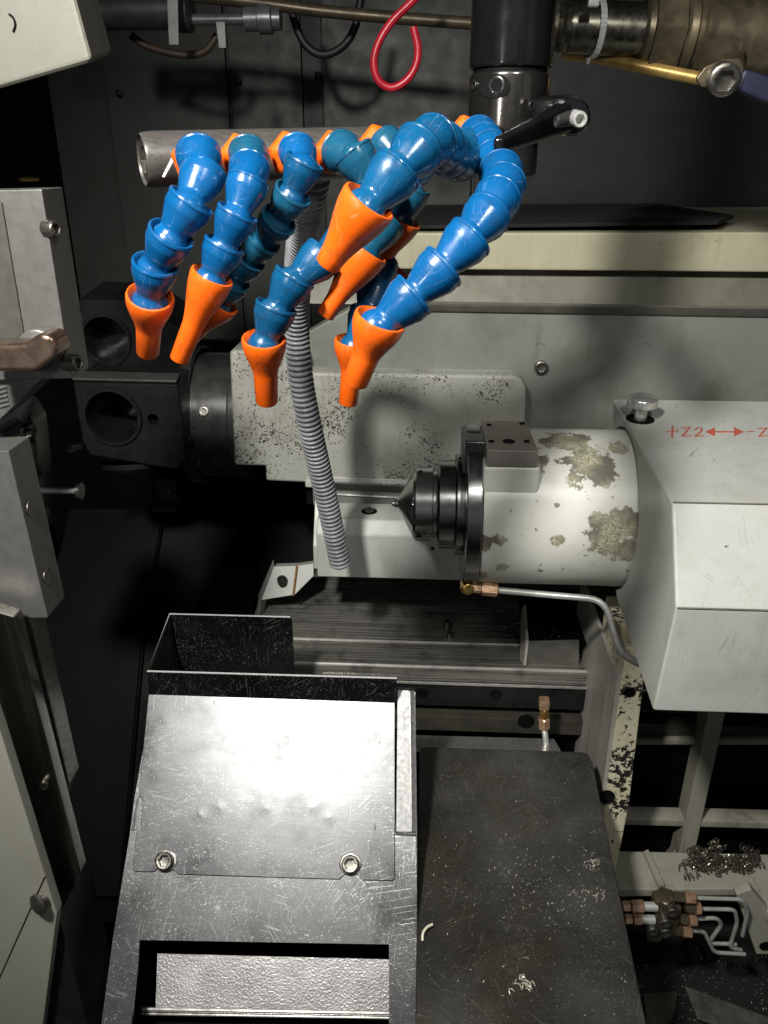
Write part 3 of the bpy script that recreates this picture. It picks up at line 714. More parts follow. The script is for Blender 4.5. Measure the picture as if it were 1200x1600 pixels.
tag(m.build('swarf_flakes', M['chip'], loc=pq(830, 1500)), 'tiny bright metal flakes scattered over the black plate', 'metal chips', kind='stuff')
m = MB()
for i in range(9):
    q = pq(812+rg.uniform(-14, 16), 1540+rg.uniform(-12, 10), .0008); curl(m, q, nP, rg.uniform(.0016, .0028), rg.uniform(1, 2.2), .0005, rg.uniform(.002, .006), rg.uniform(0, 6))
tag(m.build('swarf_curl', M['chip'], loc=pq(812, 1540)), 'small nest of curled swarf near the bottom of the black plate', 'metal chip')
m = MB(); c_ = [pq(660, 1470, .003), pq(661, 1458, .005), pq(667, 1449, .006), pq(676, 1444, .006)]
cc = cr(c_, 5)
m.tube(cc, .0012, 6); tag(m.build('swarf_strip', plain('pale_strip', (.55, .52, .40), .4), loc=pq(660, 1470)), 'pale curved strip standing at the left edge of the black plate', 'metal chip')

# ================================================================== IRON FRAME, SHELF, LUBE MANIFOLD (lower right)
t = thing('cast_iron_base', 'oily cast-iron frame with crossed ribs and a shelf under the tailstock cover', 'machine frame', at(1100, 1490, y=.66))
yr = .755
def rib(p, q, w, dp, name='rib'):
    m = MB(); d = (q-p).normalized(); s = d.cross(Y_).normalized()*w*.5
    m.prism([p-s, q-s, q+s, p+s], V((0, dp, 0)), bevel=.002); return m.build(name, M['iron'], t)
rib(at(958, 1284, y=yr), at(1260, 1292, y=yr), pm(at(1060, 1288, y=yr), 14), .022)
rib(at(1132, 1060, y=yr-.003), at(1060, 1395, y=yr-.003), pm(at(1060, 1288, y=yr), 25), .03)
rib(at(965, 1160, y=yr+.015), at(1240, 1160, y=yr+.015), pm(at(1060, 1160, y=yr), 12), .02)
zs = at(1080, 1392, y=.655).z
sf = [at(930, 1390, z=zs), at(1172, 1388, z=zs), at(1235, 1470, z=zs), at(1235, 1335, z=zs), at(930, 1328, z=zs)]
m = MB(); m.prism(sf, Z*-.012, bevel=.002); m.build('shelf', M['iron'], t)
m = MB(); a = at(960, 1310, y=yr+.11); m.box(V((a.x+.15, yr+.16, a.z+.06)), (.5, .012, .36)); m.build('rear_web', M['blackdull'], t)
# gusset beside the rib
m = MB(); m.prism([at(1005, 1335, z=zs+.001), at(1012, 1332, z=zs+.001), at(1038, 1388, z=zs+.001), at(1028, 1389, z=zs+.001)], Z*.006, bevel=.001); m.build('weld_ridge', M['iron'], t)
m = MB(); g = at(1062, 1310, y=yr); m.prism([at(1060, 1310, y=yr+.02), at(1030, 1388, y=yr-.02), at(1010, 1360, y=yr+.09)], X*.004); m.build('gusset', M['iron'], t)
# angle arm
t2 = thing('angle_arm', 'grey angled bracket arm reaching down at the lower right edge', 'bracket', at(1185, 1492, y=.62))
m = MB(); m.prism([at(x, y, y=.635) for x, y in ((1150, 1398), (1174, 1389), (1225, 1450), (1225, 1492), (1182, 1492))], V((0, .012, 0)), bevel=.002); m.build('arm_plate', M['iron'], t2)
disc_hole(t2, at(1196, 1478, y=.6345), -Y_, .006)
# swarf heap on the shelf
m = MB()
for i in range(130):
    x = rg.gauss(1118, 38) if i % 2 else rg.uniform(1070, 1186); y = 1347+rg.gauss(0, 12)
    if 1072 < x < 1185:
        curl(m, at(x, y, z=zs+rg.uniform(.000, .008)), Z, rg.uniform(.002, .0045), rg.uniform(1, 2.5), .00075, rg.uniform(.003, .014), rg.uniform(0, 6))
tag(m.build('swarf_heap', plain('oily_swarf', (.20, .18, .15), .24, .8, .5, 300)), 'heap of curled oily swarf lying on the iron shelf', 'metal chips', kind='stuff')

t = thing('lube_manifold', 'oily brass lubrication manifold with copper nuts and four bent steel lines', 'manifold', at(1040, 1470, y=.62))
ym = .615
m = MB(); hexfit(m, at(1037, 1398, y=ym), at(1040, 1415, y=ym), .0095); m.box(at(1036, 1408, y=ym), (.022, .016, .014), bevel=.003); m.box(at(1040, 1430, y=ym), (.026, .016, .040), bevel=.003); m.box(at(1020, 1458, y=ym-.002), (.018, .016, .014), bevel=.005); m.build('block', M['oldbrass'], t)
for (row, xs) in ((1402, (1052, 1070, 1086)), (1419, (1070, 1086, 1094)), (1437, (1062, 1076, 1088)), (1455, (1054, 1066, 1080))):
    m = MB(); hexfit(m, at(xs[0], row-1, y=ym-.006), at(xs[1], row, y=ym-.006), .0048); m.build('nipple', M['oldbrass'], t)
    m = MB(); hexfit(m, at(xs[1], row, y=ym-.006), at(xs[2], row+1, y=ym-.006), .0058); m.build('nut', M['copper'], t)
for row, xs in ((1416, (972, 985, 1006, 1026)), (1436, (976, 988, 1002, 1022))):
    m = MB(); hexfit(m, at(xs[0], row, y=ym-.006), at(xs[1], row, y=ym-.006), .0048); hexfit(m, at(xs[1]+1, row, y=ym-.006), at(xs[2], row, y=ym-.006), .0058); m.build('nut', M['copper'], t)
    m = MB(); m.lathe([(0, 0), (0, .0048), (pm(at(1010, row, y=ym), xs[3]-xs[2]), .0048)], at(xs[2], row, y=ym-.006), X, 20); m.build('sleeve', M['pipe'], t)
for px, py in ((1049, 1420), (1038, 1437), (1038, 1452), (1018, 1450)):
    bolt(t, at(px, py, y=ym-.009), -Y_, .006, .006)
for pts in (((1084, 1403), (1160, 1405), (1168, 1425), (1160, 1462)), ((1092, 1420), (1148, 1421), (1152, 1440), (1140, 1480), (1158, 1484)), ((1086, 1436), (1120, 1434), (1128, 1444), (1106, 1474), (1150, 1475)), ((1079, 1454), (1100, 1455), (1116, 1488), (1164, 1491))):
    m = MB(); m.tube(fillet([at(x, y, y=ym+.004*i) for i, (x, y) in enumerate(pts)], .007), .0021, 10); m.build('steel_line', M['pipe'], t)
# grubby pan bottom right
t = thing('chip_pan', 'dark oily chip pan with fine swarf in the bottom right corner', 'pan', V((.3, .5, FLZ+.01)))
m = MB(); m.box(V((.45, .50, FLZ+.008)), (.9, .6, .006)); m.build('pan_sheet', sheet('oily_pan', (.020, .020, .020), .4, 0, (20, 70, 130), .70, .6, (.3, .28, .25), .2, .25), t)
m = MB()
q = [at(x, y, z=FLZ+.02) for x, y in ((1005, 1552), (1060, 1548), (1052, 1590), (1015, 1640))]
m.prism(q, Z*-.004, bevel=.001); q = [at(x, y, z=FLZ+.024) for x, y in ((1070, 1540), (1230, 1600), (1230, 1640), (1090, 1590))]
m.prism(q, Z*-.004, bevel=.001); m.build('drip_sheet', plain('pan_drip_sheet', (.09, .085, .075), .45, .3, .4), t)
m = MB()
for i in range(170):
    x, y = rg.uniform(985, 1200), rg.uniform(1475, 1600)
    flake(m, at(x, y, z=FLZ+.0125), Z, rg.uniform(.0006, .0018), .0005)
tag(m.build('pan_swarf', M['chip'], loc=at(1100, 1560, z=FLZ+.012)), 'fine bright swarf specks lying in the dark oily pan', 'metal chips', kind='stuff')
# swarf stuck at the dark recess behind the barrel
t = thing('swarf_tray', 'small dark swarf-filled pocket with grey end plate behind the pedestal', 'tray', at(860, 1035, y=.80))
m = MB(); m.prism([at(818, 945, y=.86), at(822, 1002, y=.80), at(818, 1040, y=.795), at(812, 1030, y=.80), at(814, 960, y=.87)], X*.003); m.build('side_plate', M['leggrey'], t)
m = MB(); m.prism([at(822, 1003, y=.80), at(905, 1001, y=.80), at(905, 1042, y=.80), at(819, 1040, y=.80)], V((0, .003, 0)), bevel=.0008); m.build('end_plate', plain('dim_end_plate', (.10, .097, .085), .45), t)
m = MB(); z_ = at(860, 1003, y=.80).z-.004; a = at(823, 1003, y=.804)
m.prism([V((a.x, .804, z_)), V((a.x+.09, .804, z_)), V((a.x+.09, .93, z_)), V((a.x, .93, z_))], Z*-.004); m.build('tray_floor', M['darkpaint'], t)
m = MB()
for i in range(150):
    q = V((a.x+rg.uniform(-.04, .085), rg.uniform(.81, .925), z_+.001)); 
    if q.x < a.x: q.z = at(800, 960, y=q.y).z if False else z_+.004
    flake(m, q, Z, rg.uniform(.0005, .0016), .0004)
tag(m.build('pocket_swarf', M['chip'], loc=V((a.x, .87, z_))), 'glinting swarf flakes in the dark pocket under the barrel', 'metal chips', kind='stuff')

# ================================================================== LEFT SIDE
# white housing top left
t = thing('spindle_housing', 'off-white painted housing corner hanging at the top left', 'housing', at(60, 140, y=.5))
yf, yb = .53, .63
P = [at(x, y, y=yf) for x, y in ((-120, -60), (116, -60), (120, 0), (146, 97), (0, 139), (-120, 172))]
q = at(176, 84, y=yb); d = q-P[3]
m = MB(); m.prism(P, None, bevel=.004, seg=3, back=[p+d for p in P]); m.build('housing_body', paint('housing_paint', (.165, .165, .138), .42, (.10, .09, .06), .6), t, ang=30)
m = MB(); m.tube(cr([at(14, 22, y=yf-.0003), at(20, 27, y=yf-.0003), at(24, 38, y=yf-.0003), at(21, 50, y=yf-.0003)], 5), .0007, 6); m.build('scuff_mark', M['hole'], t)

# upper aluminium block
def slab(front, xb, yf, name_mat, rootname, label, cat, back_px):
    """front outline on plane y=yf; right face runs back to the pixel back_px at the x of the front's second corner"""
    P = [at(x, y, y=yf) for x, y in front]
    bk = at(back_px[0], back_px[1], x=P[1].x)
    return P, bk.y-yf
P, dep = slab([(-60, 298), (65, 295), (112, 592), (-60, 596)], None, .50, None, None, None, None, (95, 279))
dep = max(.03, min(dep, .17))
t = thing('fixture_block', 'tall milled aluminium block with two socket screws, at the upper left', 'block', P[2])
dx = at(128, 566, y=.50+dep).x-P[2].x
m = MB(); m.prism(P, V((0, dep, 0)), bevel=.0012, seg=2); m.build('block_body', M['alu'], t)
m = MB(); q = [at(x, y, y=.4985) for x, y in ((-60, 316), (2, 316), (38, 528), (-60, 532))]; m.prism(q, V((0, .001, 0)), bevel=.0004); m.build('inset_plate', plain('dull_inset', (.085, .08, .072), .45, .3, .2, 90), t)
for px, py in ((79, 357), (113, 566)):
    q = at(px, py, x=P[1].x+(P[2].x-P[1].x)*(py-295)/297+.001)
    bolt(t, q-X*.002, V((1, -.3, 0)), pm(q, 13), pm(q, 17))
zt = P[1].z
q = at(45, 283, z=zt)
m = MB(); m.lathe([(0, .0075), (.002, .0078), (.003, .0065), (.003, .0045), (.001, .0040), (.001, 0)], q, Z, 32); m.build('plug', M['goldrod'], t)
# copper fitting on it
t = thing('elbow_fitting', 'bronze elbow fitting screwed to the front of the upper aluminium block', 'fitting', at(45, 585, y=.48))
m = MB()
m.prism([at(x, y, y=.468) for x, y in ((-40, 540), (38, 536), (62, 520), (80, 524), (90, 542), (86, 560), (56, 582), (-40, 582))], V((0, .022, 0)), bevel=.004, seg=3)
m.build('elbow_body', plain('bronze_elbow', (.30, .21, .16), .24, .9, .4, 90, .15), t, ang=30)
m = MB(); m.lathe([(0, .012), (.012, .0125), (.013, .011), (.013, 0)], at(72, 540, y=.497), -Y_, 28); m.build('collar', M['alu'], t)
# plate under it
t = thing('ribbed_plate', 'grey ribbed metal plate under the bronze elbow at the left edge', 'plate', at(10, 640, y=.5))
m = MB(); m.prism([at(x, y, y=.505) for x, y in ((-60, 592), (66, 592), (40, 618), (0, 655), (-60, 690))], V((0, .03, 0)), bevel=.001); m.build('plate_body', M['alu'], t)
m = MB(); 
for k in range(5):
    m.tube([at(-40, 640-k*7+6, y=.5045), at(14-k*1, 632-k*7, y=.5045)], .0008, 6)
m.build('rib', M['alu'], t)
# dark clutter between
t = thing('clamp_mechanism', 'dark oily clamp mechanism behind the lower aluminium block', 'mechanism', at(40, 760, y=.62))
m = MB(); m.prism([at(x, y, y=.60) for x, y in ((-40, 640), (30, 630), (50, 660), (60, 740), (72, 830), (40, 830), (-40, 800))], V((0, .03, 0)), bevel=.004); m.build('link_plate', M['black'], t)
for px, py in ((38, 640), (45, 672), (55, 735), (67, 802)):
    bolt(t, at(px, py, y=.60), V((.3, -1, 0)), .006, .006, M['black'])
m = MB(); m.tube([at(0, 665, y=.595), at(30, 650, y=.59), at(44, 625, y=.60)], .006, 10); m.build('arm', M['black'], t)
# lower aluminium block
yf = .48
P = [at(x, y, y=yf) for x, y in ((-60, 706), (13, 704), (75, 966), (18, 966), (-60, 966))]
bk = at(38, 679, x=P[1].x); dep = max(.03, min(bk.y-yf, .09))
t = thing('clamp_block', 'lower milled aluminium block with three screw holes on its slanted side, left edge', 'block', P[2])
m = MB(); m.prism(P, V((0, dep, 0)), bevel=.0012); m.build('block_body', M['alu'], t)
for px, py, r in ((48, 794, .006), (74, 900, .006)):
    q = at(px, py, x=P[1].x+(P[2].x-P[1].x)*((py-704)/262)+.0006)
    d = V((1, 0, (P[2].x-P[1].x)/abs(P[2].z-P[1].z))).normalized()
    m = MB(); m.lathe([(0, r), (.0006, r*.95), (.0004, r*.8), (.0004, 0)], q, d, 24); m.build('screw_hole', M['bolt'], t)
# push rod
t = thing('push_rod', 'thin shiny steel rod with a flat disc end at the left', 'rod', at(90, 767, y=.66))
a, b = at(30, 767, y=.60), at(122, 767, y=.60)
m = MB(); m.tube([a, b], pm(a, 5), 16); m.build('rod', M['brightbolt'], t)
m = MB(); m.lathe([(0, 0), (0, pm(b, 13)), (.003, pm(b, 13)), (.003, 0)], b, X, 28); m.build('disc_end', M['bolt'], t)

# vertical stainless guide and white panel
t = thing('way_guide', 'polished steel guide strip with a screw at the lower left', 'guide', at(100, 1430, y=.46))
m = MB(); m.prism([at(x, y, y=.46) for x, y in ((-60, 940), (22, 965), (126, 1362), (98, 1440), (60, 1440), (-60, 1100))], V((0, .012, 0)), bevel=.0012); m.build('guide_strip', brushed('polished_guide', (.30, .295, .27), .26, 'z', 90, 1, .25, .3, (.06, .06, .05)), t)
m = MB(); m.prism([at(x, y, y=.48) for x, y in ((30, 955), (46, 960), (108, 1225), (98, 1258), (60, 1100))], V((0, .02, 0)), bevel=.001); m.build('back_strip', M['bolt'], t)
q = at(68, 1222, y=.46); bolt(t, q, V((.35, -1, 0)), pm(q, 8), pm(q, 10))
t = thing('door_panel', 'off-white painted panel with a pop-out knob at the lower left corner', 'panel', at(40, 1600, y=.42))
m = MB(); m.prism([at(x, y, y=.42) for x, y in ((-80, 900), (0, 1142), (89, 1428), (60, 1660), (-80, 1660))], V((0, .01, 0)), bevel=.0012); m.build('panel_sheet', M['white'], t)
m = MB(); m.tube([at(70, 1370, y=.4198), at(-5, 1537, y=.4198)], .0005, 6); m.build('panel_seam', M['hole'], t)
q = at(70, 1406, y=.42); m = MB(); r = pm(q, 17)
m.lathe([(0, r*.62), (r*.5, r*.62), (r*.55, r*.9), (r*.6, r), (r*.85, r), (r*.95, r*.85), (r*.95, 0)], q, V((-.55, -1, .15)), 32); m.build('knob', M['bolt'], t)
t = thing('door_edge', 'dark folded door edge beside the white lower left panel', 'door edge', at(120, 1600, y=.43))
m = MB(); m.prism([at(x, y, y=.433) for x, y in ((92, 1432), (152, 1660), (50, 1660), (66, 1440))], V((0, .06, 0)), bevel=.001); m.build('edge_sheet', M['blackdull'], t)

# ================================================================== BLACK TOOL HOLDERS on the turret spindle
yc = .865
t = thing('tool_holder', 'black tool block with large round bore mounted on the speckled slide', 'tool holder', at(200, 745, y=yc))
P = [at(x, y, y=yc) for x, y in ((113, 597), (276, 601), (284, 640), (290, 720), (278, 735), (140, 712), (128, 690))]
m = MB(); m.prism(P, V((0, .11, .010)), bevel=.003)
bc = at(176, 651, y=yc); br = pm(bc, 41)
bo = MB(); bo.lathe([(-.02, 0), (-.02, br), (.08, br), (.08, 0)], bc, V((0, 1, .03)), 64); m.cut(bo)
hc = at(239, 655, y=yc); bo = MB(); bo.lathe([(-.02, 0), (-.02, .0062), (.03, .0062), (.03, 0)], hc, Y_, 24); m.cut(bo); m.build('block_body', M['black'], t)
m = MB(); m.lathe([(-.004, br*1.01), (-.004, br*1.12), (.001, br*1.18), (.001, br*1.02), (.004, br*.99), (-.004, br*1.01)], bc, Y_, 64); m.build('bore_ring', M['black'], t)
a = at(113, 596, y=yc); b = at(276, 600, y=yc)
m = MB(); m.prism([a+Z*.001, b+Z*.001, b+V((-.002, .022, .004)), a+V((0, .022, .004))], Z*.003, bevel=.001); m.build('top_edge', plain('highlit_black_edge', (.09, .09, .085), .35, .5), t)  # highlight along the block top painted in as a greyer black
m = MB(); m.lathe([(0, .034), (.006, .034), (.010, .030), (.010, .02), (.004, .018), (.004, 0)], at(205, 722, y=yc+.03), V((.05, -.25, -1)), 40); m.build('bottom_ring', M['black'], t)
# indexing flange and collar
ca = at(300, 648, y=.968)
Rf = .087
def Lf(pf, name, mat):
    m = MB(); m.lathe(pf, ca, X, 72); return m.build(name, mat, t)
xo = ca.x
fx = [at(px, 648, y=.885).x-xo for px in (272, 292, 289, 350, 354, 372)]
Lf([(fx[0], .02), (fx[0], Rf*.97), (fx[0]+.002, Rf), (fx[1]-.001, Rf), (fx[1], Rf*.96)], 'index_flange', M['ringsteel'])
Lf([(fx[2], Rf*.90), (fx[3], Rf*.90), (fx[3]+.001, Rf*.93), (fx[4], Rf*.94), (fx[5], Rf*.94), (fx[5], 0)], 'collar', M['ringsteel'])
def hitf(px, py, R): return hitcyl(px, py, R, ca)
for px, py, r in ((318, 643, .006), ):
    q = hitf(px, py, Rf*.90); bolt(t, q, V((0, q.y-ca.y, q.z-ca.z)).normalized(), r, .002)
for px, py in ((281, 590), (294, 686), (282, 722), (332, 703), (312, 724)):
    q = hitf(px, py, Rf); bolt(t, q, V((0, -1, .2)), .0045, .004, M['black'])
q = at(123, 700, y=yc); bolt(t, q, V((-.4, -1, .2)), .005, .012, M['black'])
# second holder behind, higher
t = thing('tool_holder', 'upper black tool block in shadow with a dark round bore', 'tool holder', at(200, 590, y=.9))
yc2 = .93
P = [at(x, y, y=yc2) for x, y in ((122, 468), (215, 470), (292, 520), (292, 600), (128, 596))]
m = MB(); m.prism(P, V((0, .08, .01)), bevel=.003)
bc = at(166, 531, y=yc2); br2 = pm(bc, 36); bo = MB(); bo.lathe([(-.02, 0), (-.02, br2), (.05, br2), (.05, 0)], bc, Y_, 64); m.cut(bo); m.build('block_body', M['black'], t)
m = MB(); m.lathe([(-.003, br2*1.01), (-.003, br2*1.1), (.001, br2*1.16), (.001, br2*1.02), (-.003, br2*1.01)], bc, Y_, 64); m.build('bore_ring', M['black'], t)

# ================================================================== MANIFOLD BAR, POST, LEVER
b0 = at(222, 250, y=.46); b1 = at(762, 232, y=.565)
RBAR = pm(b0, 41); BD = (b1-b0).normalized(); BL = (b1-b0).length
t = thing('coolant_manifold', 'dark grey round bar carrying the blue and orange coolant hoses', 'manifold', b0)
m = MB(); m.lathe([(.004, RBAR*.80), (.001, RBAR*.86), (0, RBAR*.90), (.0012, RBAR*.96), (.006, RBAR), (BL, RBAR), (BL, 0)], b0, BD, 72); m.build('bar_body', M['bar'], t)
m = MB(); m.lathe([(.008, RBAR*.82), (.0015, RBAR*.80), (.0008, RBAR*.72), (.0008, RBAR*.46, 6), (.008, RBAR*.44, 6), (.008, 0)], b0, BD, 48); m.build('end_plug', M['bolt'], t)
# post
pc = at(800, 60, y=.60)
PX, PY = pc.x, pc.y
def zat(py, dy=-.028): return at(800, py, y=PY+dy).z
def Lv(z0, prof, name, mat, par, cx=PX, cy=PY, n=64):
    m = MB(); m.lathe([(z-z0, r) for z, r in prof], V((cx, cy, z0)), Z, n); return m.build(name, mat, par)
t = thing('tool_post', 'black cylindrical post with a slotted collar at the top centre right', 'post', V((PX, PY, zat(276))))
rp = pm(V((PX, PY, 1.45)), 64)
z104, z109 = zat(101), zat(110)
Lv(1.9, [(1.95, 0), (1.95, rp), (z104+.002, rp), (z104, rp*.97), (z104, .01)], 'post_body', M['blackgloss'], t)
Lv(z109, [(z104+.001, rp*.90), (z109-.001, rp*.90)], 'gap_ring', M['hole'], t)
zc = zat(205)
Lv(z109, [(z109, .01), (z109, rp*.95), (z109-.002, rp*.985), (zc+.002, rp*.985), (zc, rp*.95), (zc, .01)], 'collar', M['collar'], t)
zd = zat(277)
Lv(zc, [(zc+.002, rp*.60), (zd+.002, rp*.60), (zd, rp*.56), (zd, 0)], 'pin', M['black'], t, PX+pm(V((PX, PY, zd)), 12))
for px, py, r in ((776, 134, .0060), (742, 133, .0030), (832, 166, .0036)):
    q = hitcyl(px, py, rp*.985, V((PX, PY, 0)), 'z'); nn = V((q.x-PX, q.y-PY, 0)).normalized()
    bolt(t, q-nn*.0018, nn, r, .003, M['black'], 'set_screw')
m = MB(); q = hitcyl(774, 135, rp*.985, V((PX, PY, 0)), 'z'); nn = V((q.x-PX, q.y-PY, 0)).normalized(); tt = nn.cross(Z)
m.prism([q+nn*.0002+tt*a*.0098*math.cos(R_(k))+Z*.0070*math.sin(R_(k)) for k, a in [(k, 1) for k in range(0, 360, 24)]], nn*.0005); m.build('slot', M['hole'], t)
# clamping lever
t = thing('clamp_lever', 'black tapered clamping lever with a steel socket screw in its hub', 'lever', at(870, 180, y=.5))
h0, h1, h2 = at(850, 172, y=.565), at(880, 178, y=.50), at(897, 184, y=.475)
m = MB(); m.lathe([(0, pm(h0, 20)), ((h1-h0).length*.5, pm(h1, 26)), ((h1-h0).length, pm(h1, 30)), ((h2-h0).length-.002, pm(h2, 27)), ((h2-h0).length, pm(h2, 23)), ((h2-h0).length, 0)], h0, h2-h0, 40); m.build('hub', M['blackgloss'], t)
m = MB(); a0, a1 = at(776, 228, y=.415), at(882, 184, y=.475)
d = (a1-a0).normalized(); up = V((0, 0, 1)); s = d.cross(up).normalized(); up = s.cross(d)
w0, w1 = pm(a0, 13), pm(a1, 22)
m.prism([a0-up*w0-s*w0*.7, a0+up*w0-s*w0*.7, a0+up*w0+s*w0*.7, a0-up*w0+s*w0*.7], None, bevel=.003, seg=3, back=[a1-up*w1-s*w1*.7, a1+up*w1-s*w1*.7, a1+up*w1+s*w1*.7, a1-up*w1+s*w1*.7]); m.build('lever_arm', M['blackgloss'], t, ang=30)
q = at(899, 184.5, y=.472); bolt(t, q, (at(918, 190, y=.452)-q).normalized(), pm(q, 12), .009, M['brightbolt'], 'screw')

# ================================================================== HOSES
R0 = .0097; PT_ = 1.63*R0
def lath_mesh(name, prof, mat, n=36):
    m = MB(); m.lathe(prof, V((0, 0, 0)), Z, n)
    me = bpy.data.meshes.new(name); m.bm.to_mesh(me); m.bm.free()
    for f in me.polygons: f.use_smooth = True
    me.set_sharp_from_angle(angle=R_(38)); me.materials.append(mat); return me
def seg_profile():
    r = R0
    p = [(-.10*r, .70*r), (-.30*r, .78*r), (-.44*r, .86*r), (-.50*r, .92*r), (-.50*r, .985*r), (-.44*r, 1.02*r), (-.36*r, 1.02*r), (-.32*r, .985*r), (.02*r, .985*r), (.08*r, .97*r), (.90*r, .68*r), (.99*r, .64*r)]
    c, br = 1.63*r, .83*r
    for k in range(11):
        a = R_(128-k*11)   # ball
        p.append((c-br*math.cos(PI-a) if False else c+br*math.cos(a), br*math.sin(a)))
    p += [(c+br*.97, .42*br), (c+br*.80, .38*br), (c+.1*br, .36*br)]
    return p
SEGP = seg_profile()
SEG = {k: lath_mesh('hose_segment', SEGP, M[k]) for k in ('blue', 'blue2', 'teal')}
def noz(L, rt, cone, flare=1.02):
    r = R0
    p = [(-.05*r, .72*r), (-.35*r, .86*r), (-.50*r, .96*r*flare), (-.47*r, 1.03*flare*r), (-.36*r, 1.06*flare*r), (-.1*r, 1.04*flare*r)]
    for k in range(1, 9):
        u = k/8; s = u*u*(3-2*u)*.6+u*.4
        p.append((-.1*r+(cone*r+.1*r)*u, (1.04*flare*(1-s)+(rt*1.08)*s)*r))
    p += [(L*r-.05*r, rt*r), (L*r, rt*.95*r), (L*r, rt*.78*r), (L*r-.9*r, rt*.70*r), (L*r-.9*r, 0)]
    return p
def fan():
    r = R0; return [(-.3*r, .8*r), (-.4*r, .95*r), (0, .98*r), (.9*r, .62*r), (1.3*r, .60*r), (2.0*r, .80*r), (2.6*r, 1.0*r), (2.6*r, .9*r), (2.0*r, .5*r), (2.0*r, 0)]
NOZ = {}
def hexbase():
    r = R0; return [(-.010, .50*r), (-.0015, .50*r), (-.0035, 1.03*r, 6), (.001, 1.06*r, 6), (.0022, 1.0*r, 6), (.0055, .66*r), (.012, .62*r)]
HEXM = lath_mesh('hex_base', hexbase(), M['orange'])
BALL = {k: lath_mesh('ball_joint', [(.93*R0*math.cos(R_(a)), .93*R0*math.sin(R_(a))) if 0 < a < 180 else (.93*R0*(1 if a == 0 else -1), 0) for a in range(0, 181, 12)], M[k]) for k in ('blue', 'blue2', 'teal')}
def place(root, mesh, name, p, d, roll=0.0, s=1.0):
    o = bpy.data.objects.new(name, mesh); COL.objects.link(o); o.parent = root
    q = d.to_track_quat('Z', 'Y').to_matrix().to_4x4()
    o.matrix_local = Matrix.Translation(p-ORG[root.name]) @ q @ Matrix.Rotation(roll, 4, 'Z') @ Matrix.Scale(s, 4)
    return o
hr = random.Random(11)
def hose(label, pts, end, col, nz=(3.6, .50, 2.0), k=1.09, base=True, cols=None):
    C_ = [at(*p[:2], y=p[2]) for p in pts]
    root = thing('coolant_hose', label, 'hose', C_[0], 'coolant hoses along the manifold bar')
    dense = cr(C_[1:] if base else C_, 40)
    if base:
        d = V((.42, -.9, .0)).normalized(); place(root, HEXM, 'hex_base', C_[1]-d*.0135, d, .3); place(root, BALL[col], 'ball_joint', C_[1], d)
    # walk along at ball pitch, starting at the base; spread so that the last joint is the nozzle ball
    total = sum((b-a).length for a, b in zip(dense, dense[1:]))
    n = max(1, round(total/(PT_*k)))
    def walk(step):
        joints = [dense[0]]; i = 0
        for j in range(n):
            p = joints[-1]
            while i < len(dense) and (dense[i]-p).length < step: i += 1
            if i >= len(dense): return joints, False
            q0, q1 = dense[max(i-1, 0)], dense[i]
            lo, hi = 0.0, 1.0
            for _ in range(18):
                mid = (lo+hi)/2
                if ((q0.lerp(q1, mid))-p).length < step: lo = mid
                else: hi = mid
            joints.append(q0.lerp(q1, hi))
        return joints, True
    lo, hi = .4*total/n, 1.1*total/n
    for _ in range(30):
        mid = (lo+hi)/2; j, ok = walk(mid)
        if ok: lo = mid
        else: hi = mid
    joints, ok = walk(lo); step = lo
    sc = step/PT_
    for i in range(len(joints)-1):
        cc = (cols[i] if cols and i < len(cols) else col)
        place(root, SEG[cc], 'hose_segment', joints[i], joints[i+1]-joints[i], hr.uniform(0, 6), sc)
    e = at(*end[:2], y=end[2]); d = e-joints[-1]
    if nz == 'fan': key, prof, ss = 'fan', fan(), sc
    else:
        Lr = d.length/R0/sc; key = (round(Lr, 2), nz[1], nz[2]); prof, ss = noz(Lr, nz[1], min(nz[2], Lr*.8)), sc
    if key not in NOZ: NOZ[key] = lath_mesh('nozzle', prof, M['orange'])
    place(root, NOZ[key], 'nozzle', joints[-1], d, hr.uniform(0, 6), ss)
    return root
hose('bright blue hose nearest the plug end of the bar, short nozzle hanging straight down',
     [(277, 246, .444), (311, 250, .428), (313, 288, .41), (290, 330, .40), (259, 385, .40), (239, 432, .405), (234, 475, .41)], (231, 551, .425), 'blue', (3, .54, 1.5))
hose('bright blue hose with the longest conical nozzle, second from the plug end of the bar',
     [(352, 241, .451), (388, 246, .436), (388, 276, .418), (379, 310, .402), (363, 354, .40), (344, 400, .40), (327, 443, .40)], (280, 562, .405), 'blue', (4, .50, 2.4), cols=['teal'])
hose('aged teal hose curving behind the long conical nozzle, mostly hidden there',
     [(427, 237, .461), (466, 242, .442), (471, 275, .425), (449, 318, .43), (425, 358, .435), (392, 400, .445), (362, 442, .45), (340, 478, .455)], (296, 530, .46), 'teal', (3, .5, 1.8), cols=['blue', 'blue2'])
hose('dusky blue hose with nozzle pointing down left just under the forward conical nozzle',
     [(502, 236, .475), (538, 240, .452), (563, 255, .435), (585, 290, .435), (598, 330, .435), (590, 370, .43), (566, 403, .425)], (508, 493, .425), 'teal', (3.6, .44, 2.3), cols=['teal', 'teal', 'teal', 'teal', 'blue2', 'blue2'])
hose('dusky blue hose behind the others with orange nozzle in front of the cream shelf',
     [(577, 222, .495), (607, 230, .465), (630, 255, .455), (642, 288, .455), (638, 318, .455), (624, 352, .455)], (586, 420, .46), 'teal', (3, .5, 2.0))
hose('blue hose arching forward to the big conical nozzle foremost in the middle',
     [(712, 204, .535), (740, 226, .475), (722, 246, .435), (700, 238, .405), (676, 222, .378), (641, 244, .356), (603, 287, .345), (567, 330, .34)], (511, 414, .345), 'blue2', (3.6, .50, 2.4))
